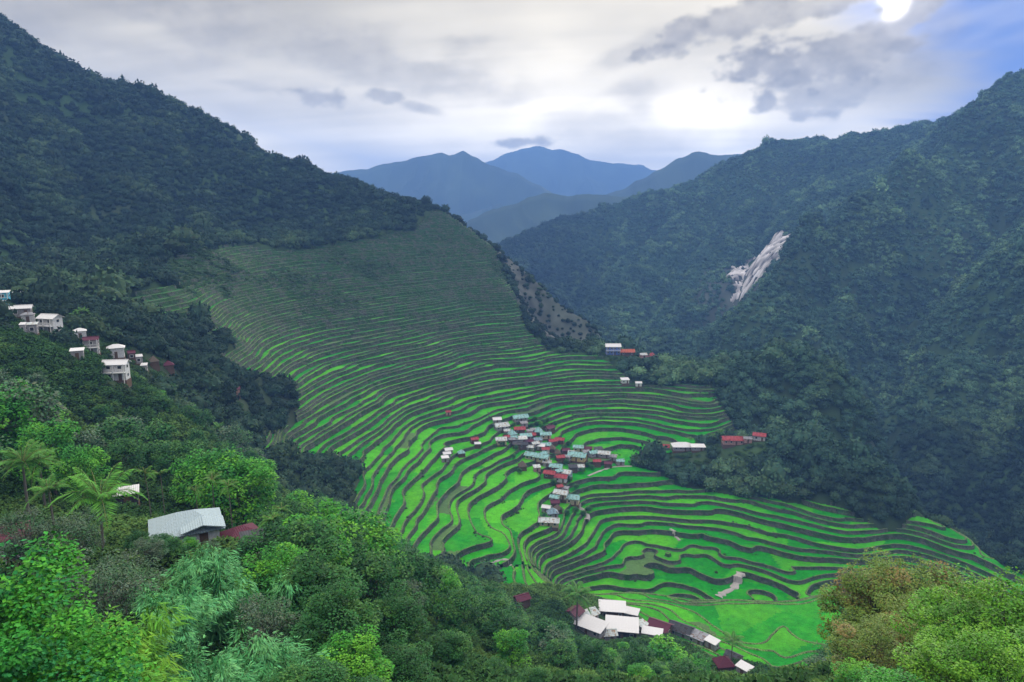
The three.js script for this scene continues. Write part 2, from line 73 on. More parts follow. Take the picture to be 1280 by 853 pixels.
// houses: x, z, width, depth, wall height, roof form, roof, wall, turn, label, group
const HOUSES = [[-6.0,-391.5,7.1,5.0,2.6,"g","p","grey",0.36,"pale grey gabled house beside the top of the village",""],[4.6,-407.6,8.2,4.5,2.6,"g","t","grey",0.34,"long pale teal gabled roof topmost in the paddy village",""],[-8.6,-399.4,4.4,3.5,2.2,"g","w","grey",0.21,"small white roofed shed next to the uppermost village houses",""],[4.3,-395.0,5.6,3.9,2.4,"g","r","brown",0.09,"red gabled house just below the topmost teal village roof",""],[0.0,-386.8,4.3,4.3,2.4,"y","t","grey",0.5,"teal pyramid roofed hut beside the red house high in the village",""],[15.0,-397.1,4.4,4.4,2.4,"y","t","brown",0.18,"teal pyramid roofed hut beside the dark village trees",""],[21.6,-403.8,4.9,3.9,2.4,"g","m","brown",0.57,"dark red house at the upper paddy edge of the village",""],[7.5,-388.1,5.9,4.1,2.6,"g","t","grey",0.19,"teal roofed house packed in the paddy village","teal roofed village houses"],[5.0,-382.7,5.8,3.5,2.4,"s","p","grey",0.09,"pale tin roofed house packed in the paddy village","pale roofed village houses"],[18.8,-392.5,5.6,3.9,2.6,"g","t","cream",0.08,"teal roofed house packed in the paddy village","teal roofed village houses"],[-5.8,-373.5,5.3,4.3,3.0,"g","p","cream",0.11,"cream walled house on the paddy side of the upper village",""],[14.1,-385.5,4.3,3.5,2.4,"g","b","grey",0.28,"slate blue roofed house in the middle of the village",""],[22.4,-387.5,4.7,3.3,2.4,"g","r","brown",0.47,"red roofed house on the paddy side of the village","red roofed village houses"],[26.7,-391.0,4.8,3.3,2.4,"g","r","brown",-0.33,"red roofed house on the paddy side of the village","red roofed village houses"],[18.4,-381.6,5.1,3.5,2.6,"g","t","grey",0.03,"teal roofed house packed in the paddy village","teal roofed village houses"],[18.1,-375.0,3.8,3.1,2.4,"g","r","white",0.03,"little red roofed house with white walls mid village",""],[5.6,-376.1,5.0,3.5,2.4,"g","d","brown",0.29,"dark grey roofed house at the village centre",""],[13.4,-365.5,12.4,4.5,3.0,"g","t","cream",-0.47,"longest teal roofed building in the paddy village",""],[5.3,-355.6,3.7,3.7,2.2,"y","k","brown",0.19,"grey thatched hut beside the long teal building",""],[12.7,-354.2,3.3,3.0,2.4,"s","p","pink",0.18,"narrow pink walled house below the long teal building",""],[35.1,-372.2,8.8,5.3,3.2,"g","t","yellow",-0.4,"yellow walled house under a broad teal roof",""],[36.6,-385.1,5.1,3.6,2.4,"g","t","cream",-0.15,"teal roofed house packed in the paddy village","teal roofed village houses"],[44.1,-379.9,4.7,3.8,2.4,"g","t","grey",0.44,"teal roofed house packed in the paddy village","teal roofed village houses"],[50.3,-379.1,5.9,4.1,2.4,"g","p","grey",-0.27,"pale tin roofed house packed in the paddy village","pale roofed village houses"],[45.2,-370.8,3.8,3.1,2.2,"g","r","brown",0.04,"small red house at the road end of the village",""],[54.7,-377.5,3.9,3.1,2.2,"s","g","grey",-0.27,"grey lean-to at the right end of the village row",""],[22.9,-358.7,5.9,4.1,2.6,"g","t","red",-0.28,"teal roofed house with red walls below the long building",""],[19.1,-349.3,5.4,3.8,2.6,"g","r","brown",-0.33,"red roofed house beside the lower paddies of the village",""],[24.7,-347.1,5.8,4.0,2.8,"g","r","white",-0.34,"red roofed house with white walls in the lower village",""],[27.6,-352.7,5.1,4.1,3.0,"g","p","blue",-0.44,"pale roofed house with light blue walls in the lower village",""],[24.0,-335.2,6.3,4.4,3.0,"g","p","cream",-0.39,"cream house with pale roof on the lower village spit",""],[29.5,-333.8,6.0,4.8,3.2,"g","t","cream",-0.24,"cream house with teal gable beside the stony path",""],[20.6,-331.0,4.2,3.3,2.4,"g","t","grey",-0.33,"teal roofed house packed in the paddy village","teal roofed village houses"],[20.3,-326.1,3.8,3.0,2.4,"g","m","brown",0.07,"dark red shed on the lower village spit",""],[18.5,-314.7,4.7,3.7,2.6,"y","b","grey",0.17,"light blue hipped house near the lower tip of the village",""],[16.5,-304.2,8.1,4.0,2.8,"g","p","cream",-0.13,"wide pale roofed house at the lower tip of the village",""],[-32.0,-351.4,3.6,2.9,2.2,"g","w","grey",0.35,"white roofed hut in the trio on the paddies apart from the village","white hut trio on the paddies"],[-32.4,-345.6,3.5,2.8,2.2,"g","w","grey",0.35,"white roofed hut in the trio on the paddies apart from the village","white hut trio on the paddies"],[-25.5,-351.0,3.2,2.9,2.2,"y","t","brown",0.34,"lone teal hut on the paddies outside the village",""],[-32.7,-340.1,3.2,2.5,2.2,"s","w","grey",0.25,"white roofed hut in the trio on the paddies apart from the village","white hut trio on the paddies"],[-19.8,-367.8,3.7,3.0,2.2,"g","r","brown",0.43,"red hut on a paddy corner outside the village",""],[-17.9,-364.0,3.0,2.4,2.2,"g","w","brown",0.12,"white roofed hut beside the red paddy corner hut",""],[-35.5,-393.4,2.8,2.5,2.0,"g","r","pink",0.14,"tiny red hut alone high on the terraces",""],[12.6,-379.9,3.9,3.1,2.4,"g","p","grey",0.48,"pale tin roofed house packed in the paddy village","pale roofed village houses"],[24.5,-374.7,3.1,3.1,2.2,"y","k","brown",0.07,"tan thatched hut among the village houses",""],[9.9,-395.2,3.2,2.6,2.4,"s","g","grey",0.19,"grey tin shed between village roofs",""],[0.0,-378.8,3.5,2.8,2.4,"g","g","brown",0.1,"grey gabled hut between village roofs",""],[29.2,-379.3,3.9,3.1,2.4,"g","m","brown",0.26,"maroon gabled hut left of the yellow house",""],[40.7,-381.3,3.5,2.8,2.2,"s","g","grey",0.15,"grey tin shed between teal roofs on the village road",""],[-2.7,-388.5,3.5,2.8,2.3,"g","p","grey",0.15,"tiny pale tin roof squeezed between larger village houses","tiny pale village roofs"],[1.3,-382.4,3.5,2.8,2.3,"g","t","grey",-0.09,"tiny teal tin roof squeezed between larger village houses","tiny teal village roofs"],[10.7,-390.4,4.4,3.5,2.3,"g","r","brown",0.18,"tiny red tin roof squeezed between larger village houses","tiny red village roofs"],[12.3,-397.9,3.2,2.6,2.3,"s","g","grey",0.15,"tiny grey lean-to squeezed between larger village houses","tiny grey village lean-tos"],[15.7,-379.8,4.3,3.4,2.3,"g","w","grey",-0.23,"tiny pale tin roof squeezed between larger village houses","tiny pale village roofs"],[21.6,-376.8,3.5,2.8,2.3,"y","k","brown",-0.32,"tiny thatched hut squeezed between larger village houses","tiny thatched village huts"],[9.2,-382.3,4.3,3.4,2.3,"g","m","brown",0.09,"tiny maroon tin roof squeezed between larger village houses","tiny maroon village roofs"],[2.6,-375.1,4.2,3.4,2.3,"s","d","brown",-0.06,"tiny grey lean-to squeezed between larger village houses","tiny grey village lean-tos"],[9.9,-375.3,3.4,2.8,2.3,"g","p","grey",-0.25,"tiny pale tin roof squeezed between larger village houses","tiny pale village roofs"],[16.6,-369.6,3.4,2.7,2.3,"g","t","grey",0.43,"tiny teal tin roof squeezed between larger village houses","tiny teal village roofs"],[25.5,-369.4,4.2,3.3,2.3,"g","r","brown",0.29,"tiny red tin roof squeezed between larger village houses","tiny red village roofs"],[29.4,-370.4,3.0,2.4,2.3,"s","g","grey",-0.36,"tiny grey lean-to squeezed between larger village houses","tiny grey village lean-tos"],[32.0,-376.1,3.1,2.5,2.3,"g","w","grey",-0.21,"tiny pale tin roof squeezed between larger village houses","tiny pale village roofs"],[38.6,-373.1,3.1,2.5,2.3,"y","k","brown",0.36,"tiny thatched hut squeezed between larger village houses","tiny thatched village huts"],[42.2,-387.2,4.0,3.2,2.3,"g","m","brown",-0.03,"tiny maroon tin roof squeezed between larger village houses","tiny maroon village roofs"],[47.8,-385.5,4.4,3.5,2.3,"s","d","brown",0.23,"tiny grey lean-to squeezed between larger village houses","tiny grey village lean-tos"],[18.3,-361.8,4.1,3.3,2.3,"g","p","grey",-0.1,"tiny pale tin roof squeezed between larger village houses","tiny pale village roofs"],[23.6,-352.7,4.0,3.2,2.3,"g","t","grey",0.53,"tiny teal tin roof squeezed between larger village houses","tiny teal village roofs"],[23.3,-340.6,3.2,2.6,2.3,"g","r","brown",0.44,"tiny red tin roof squeezed between larger village houses","tiny red village roofs"],[26.4,-340.0,2.8,2.3,2.3,"s","g","grey",-0.5,"tiny grey lean-to squeezed between larger village houses","tiny grey village lean-tos"],[15.9,-317.6,3.7,2.9,2.3,"g","w","grey",-0.29,"tiny pale tin roof squeezed between larger village houses","tiny pale village roofs"],[21.3,-320.9,3.7,3.0,2.3,"y","k","brown",0.33,"tiny thatched hut squeezed between larger village houses","tiny thatched village huts"],[51.1,-369.7,3.8,3.1,2.3,"g","m","brown",-0.11,"tiny maroon tin roof squeezed between larger village houses","tiny maroon village roofs"],[31.8,-362.8,4.1,3.3,2.3,"s","d","brown",0.09,"tiny grey lean-to squeezed between larger village houses","tiny grey village lean-tos"],[35.7,-365.0,4.1,3.3,2.3,"g","p","grey",0.09,"tiny pale tin roof squeezed between larger village houses","tiny pale village roofs"],[58.0,-373.3,3.9,3.1,2.3,"g","t","grey",0.17,"tiny teal tin roof squeezed between larger village houses","tiny teal village roofs"],[-3.0,-381.1,3.1,2.5,2.3,"g","r","brown",0.44,"tiny red tin roof squeezed between larger village houses","tiny red village roofs"],[6.9,-402.2,3.7,2.9,2.3,"s","g","grey",0.26,"tiny grey lean-to squeezed between larger village houses","tiny grey village lean-tos"],[69.7,-495.1,9.5,5.7,6,"g","w","blueflat",-0.02,"two storey blue and white house on the saddle ridge",""],[79.3,-493.7,8.9,5.4,3,"g","o","brown",0.02,"orange red roofed house on the crest of the saddle",""],[96.0,-490.7,5.6,5.0,2.4,"y","r","white",0.2,"round looking red hut on the wooded saddle crest",""],[90.1,-491.8,4.5,3.6,2.4,"g","p","pink",0.21,"pale pink house among trees on the saddle crest",""],[72.9,-459.4,4.7,3.8,2.4,"s","w","white",0.12,"open white roofed shelter below the saddle trees",""],[81.3,-456.7,3.7,2.9,2.4,"g","w","white",0.01,"small white shed below the saddle trees",""],[84.7,-387.2,4.6,3.7,2.4,"g","r","brown",-0.06,"small red house at the corner of the bright flat paddies",""],[93.2,-382.8,10.0,6.0,2.8,"h","w","grey",-0.02,"broad white hipped roof beside the flat paddies",""],[100.6,-378.4,6.8,3.4,2.2,"s","w","grey",-0.03,"low white lean-to roof next to the hipped white house",""],[118.2,-374.4,10.8,4.9,3,"g","r","pink",-0.07,"long red roofed house on the front wooded knoll",""],[125.2,-372.1,4.1,3.2,2.4,"g","g","pink",-0.06,"grey roofed house between red ones on the knoll",""],[131.8,-373.1,5.9,4.1,3,"g","r","white",-0.37,"red gabled house highest on the front knoll",""],[-170.2,-249.5,5.0,3.0,3,"g","p","brown",0.45,"pale roofed house at the top of the hillside hamlet",""],[-150.6,-215.1,3.1,2.5,4.5,"s","w","cyan",0.41,"cyan walled house at the edge of the hillside hamlet",""],[-143.2,-211.4,5.0,2.5,2.8,"g","w","grey",0.4,"white tin roofed house above the small white hut",""],[-139.9,-208.9,3.2,2.2,2.6,"h","g","white",0.5,"small grey hipped house with white walls in the hamlet",""],[-134.0,-209.6,5.1,3.5,4.6,"g","w","white",-0.22,"tall two storey white house on posts in the hamlet",""],[-134.2,-201.8,2.4,2.2,2.8,"s","p","grey",0.39,"low shed with pale lean-to roof under the white houses",""],[-135.1,-199.2,1.3,2.2,2.4,"s","w","grey",0.4,"narrow white shed under the white houses",""],[-129.2,-215.2,3.2,2.6,2.8,"h","w","white",0.57,"little white hipped hut on its own shoulder of hill",""],[-122.3,-208.7,3.7,2.6,4.6,"g","m","grey",0.36,"grey two storey house under a maroon roof",""],[-112.7,-185.7,2.8,2.2,2.6,"s","w","grey",0.42,"flat white roofed annex beside the maroon roofed house",""],[-121.8,-220.4,4.4,3.1,3.4,"h","w","white",0.45,"white hipped house behind the big white guesthouse",""],[-103.6,-186.7,5.5,3.0,4.6,"g","w","white",0.13,"big white two storey guesthouse with balcony on the hillside",""],[-121.0,-227.5,2.1,2.2,2.4,"g","m","brown",0.54,"maroon hut right of the white hipped house",""],[-119.7,-229.1,2.2,2.2,2.4,"s","w","grey",0.54,"small white tin roof beyond the maroon hut",""],[-119.0,-237.2,2.8,2.5,2.2,"y","k","brown",0.63,"brown thatched hut at the end of the hamlet",""],[-118.9,-247.0,3.1,2.5,2.2,"y","m","brown",0.52,"dark maroon pyramid roof at the end of the hamlet",""],[-117.2,-227.4,1.7,2.2,2.2,"s","w","grey",0.34,"low white tin roof in front of the thatched hut",""],[-111.5,-285.3,3.5,2.8,2.4,"g","m","pink",0.39,"pink hut alone in the brush by the terraces",""],[-35.7,-74.9,6.3,5.0,2.3,"h","f","white",0.47,"large blue grey hipped roof house among the near palms",""],[-31.1,-78.0,4.0,3.6,2.2,"h","m","grey",0.74,"maroon hipped roof house beside the blue grey one",""],[-26.3,-69.2,2.0,2.6,3.4,"s","d","dark",0.48,"dark tall shed below the maroon roofed house",""],[-57.6,-103.0,3.0,2.2,2.0,"s","w","dark",0.46,"white tin shack with dark walls in the near woods",""],[-47.6,-64.3,3.2,2.5,3,"g","m","white",0.72,"white walled house with dark maroon roof by the near shrubs",""],[2.9,-199.1,4.0,3.2,2.4,"g","m","brown",0.49,"small maroon gabled hut at the paddy edge in the trees",""],[18.7,-199.9,4.1,4.1,2.8,"g","m","grey",0.85,"maroon and white gabled shed left of the white roofs",""],[23.2,-202.9,5.3,3.7,2.6,"g","p","grey",0.74,"pale grey tin roof beside the maroon shed",""],[22.9,-195.8,8.7,4.4,2.6,"s","w","grey",-0.61,"slanting long white tin roof lowest left of the white houses",""],[32.0,-213.2,7.4,4.5,3.2,"s","w","brown",-0.12,"upper square white roofed house beside bright paddies",""],[33.5,-202.5,8.8,5.7,3.2,"s","w","dark",-0.16,"largest bright white flat roof in the lower hamlet",""],[38.9,-217.2,4.2,3.0,2.6,"s","w","grey",-0.39,"small white roof right of the upper white house",""],[40.4,-208.1,3.8,3.4,2.6,"g","p","grey",1.2,"narrow pale roofed hut right of the largest white roof",""],[47.2,-212.1,6.4,5.1,2.8,"g","m","brown",-0.61,"broad maroon tin roof in the lower hamlet",""],[54.3,-213.3,6.8,4.8,2.6,"g","d","grey",-0.62,"dark charcoal roofed house right of the maroon one",""],[58.6,-209.0,5.1,3.5,2.4,"s","g","grey",-0.74,"grey tin roof at the start of the lower lane",""],[62.1,-205.2,3.6,2.5,2.2,"s","w","grey",-0.85,"small white roof along the lower lane",""],[53.4,-165.9,3.9,3.5,2.4,"y","m","brown",0.14,"maroon pyramid hut at the end of the lower lane",""],[66.6,-197.6,4.4,3.1,2.4,"g","d","grey",-0.76,"dark roofed hut beside the lower lane palm",""],[57.1,-161.3,3.2,2.2,2.4,"s","w","grey",-0.87,"last white tin roof down the lower lane",""],[27.9,-195.7,5.2,3.1,2.2,"g","p","grey",0.13,"low pale roof in front of the largest white roof",""],[42.7,-202.0,5.4,2.7,2.4,"s","w","grey",-0.3,"low white tin roof in front of the maroon one",""]];
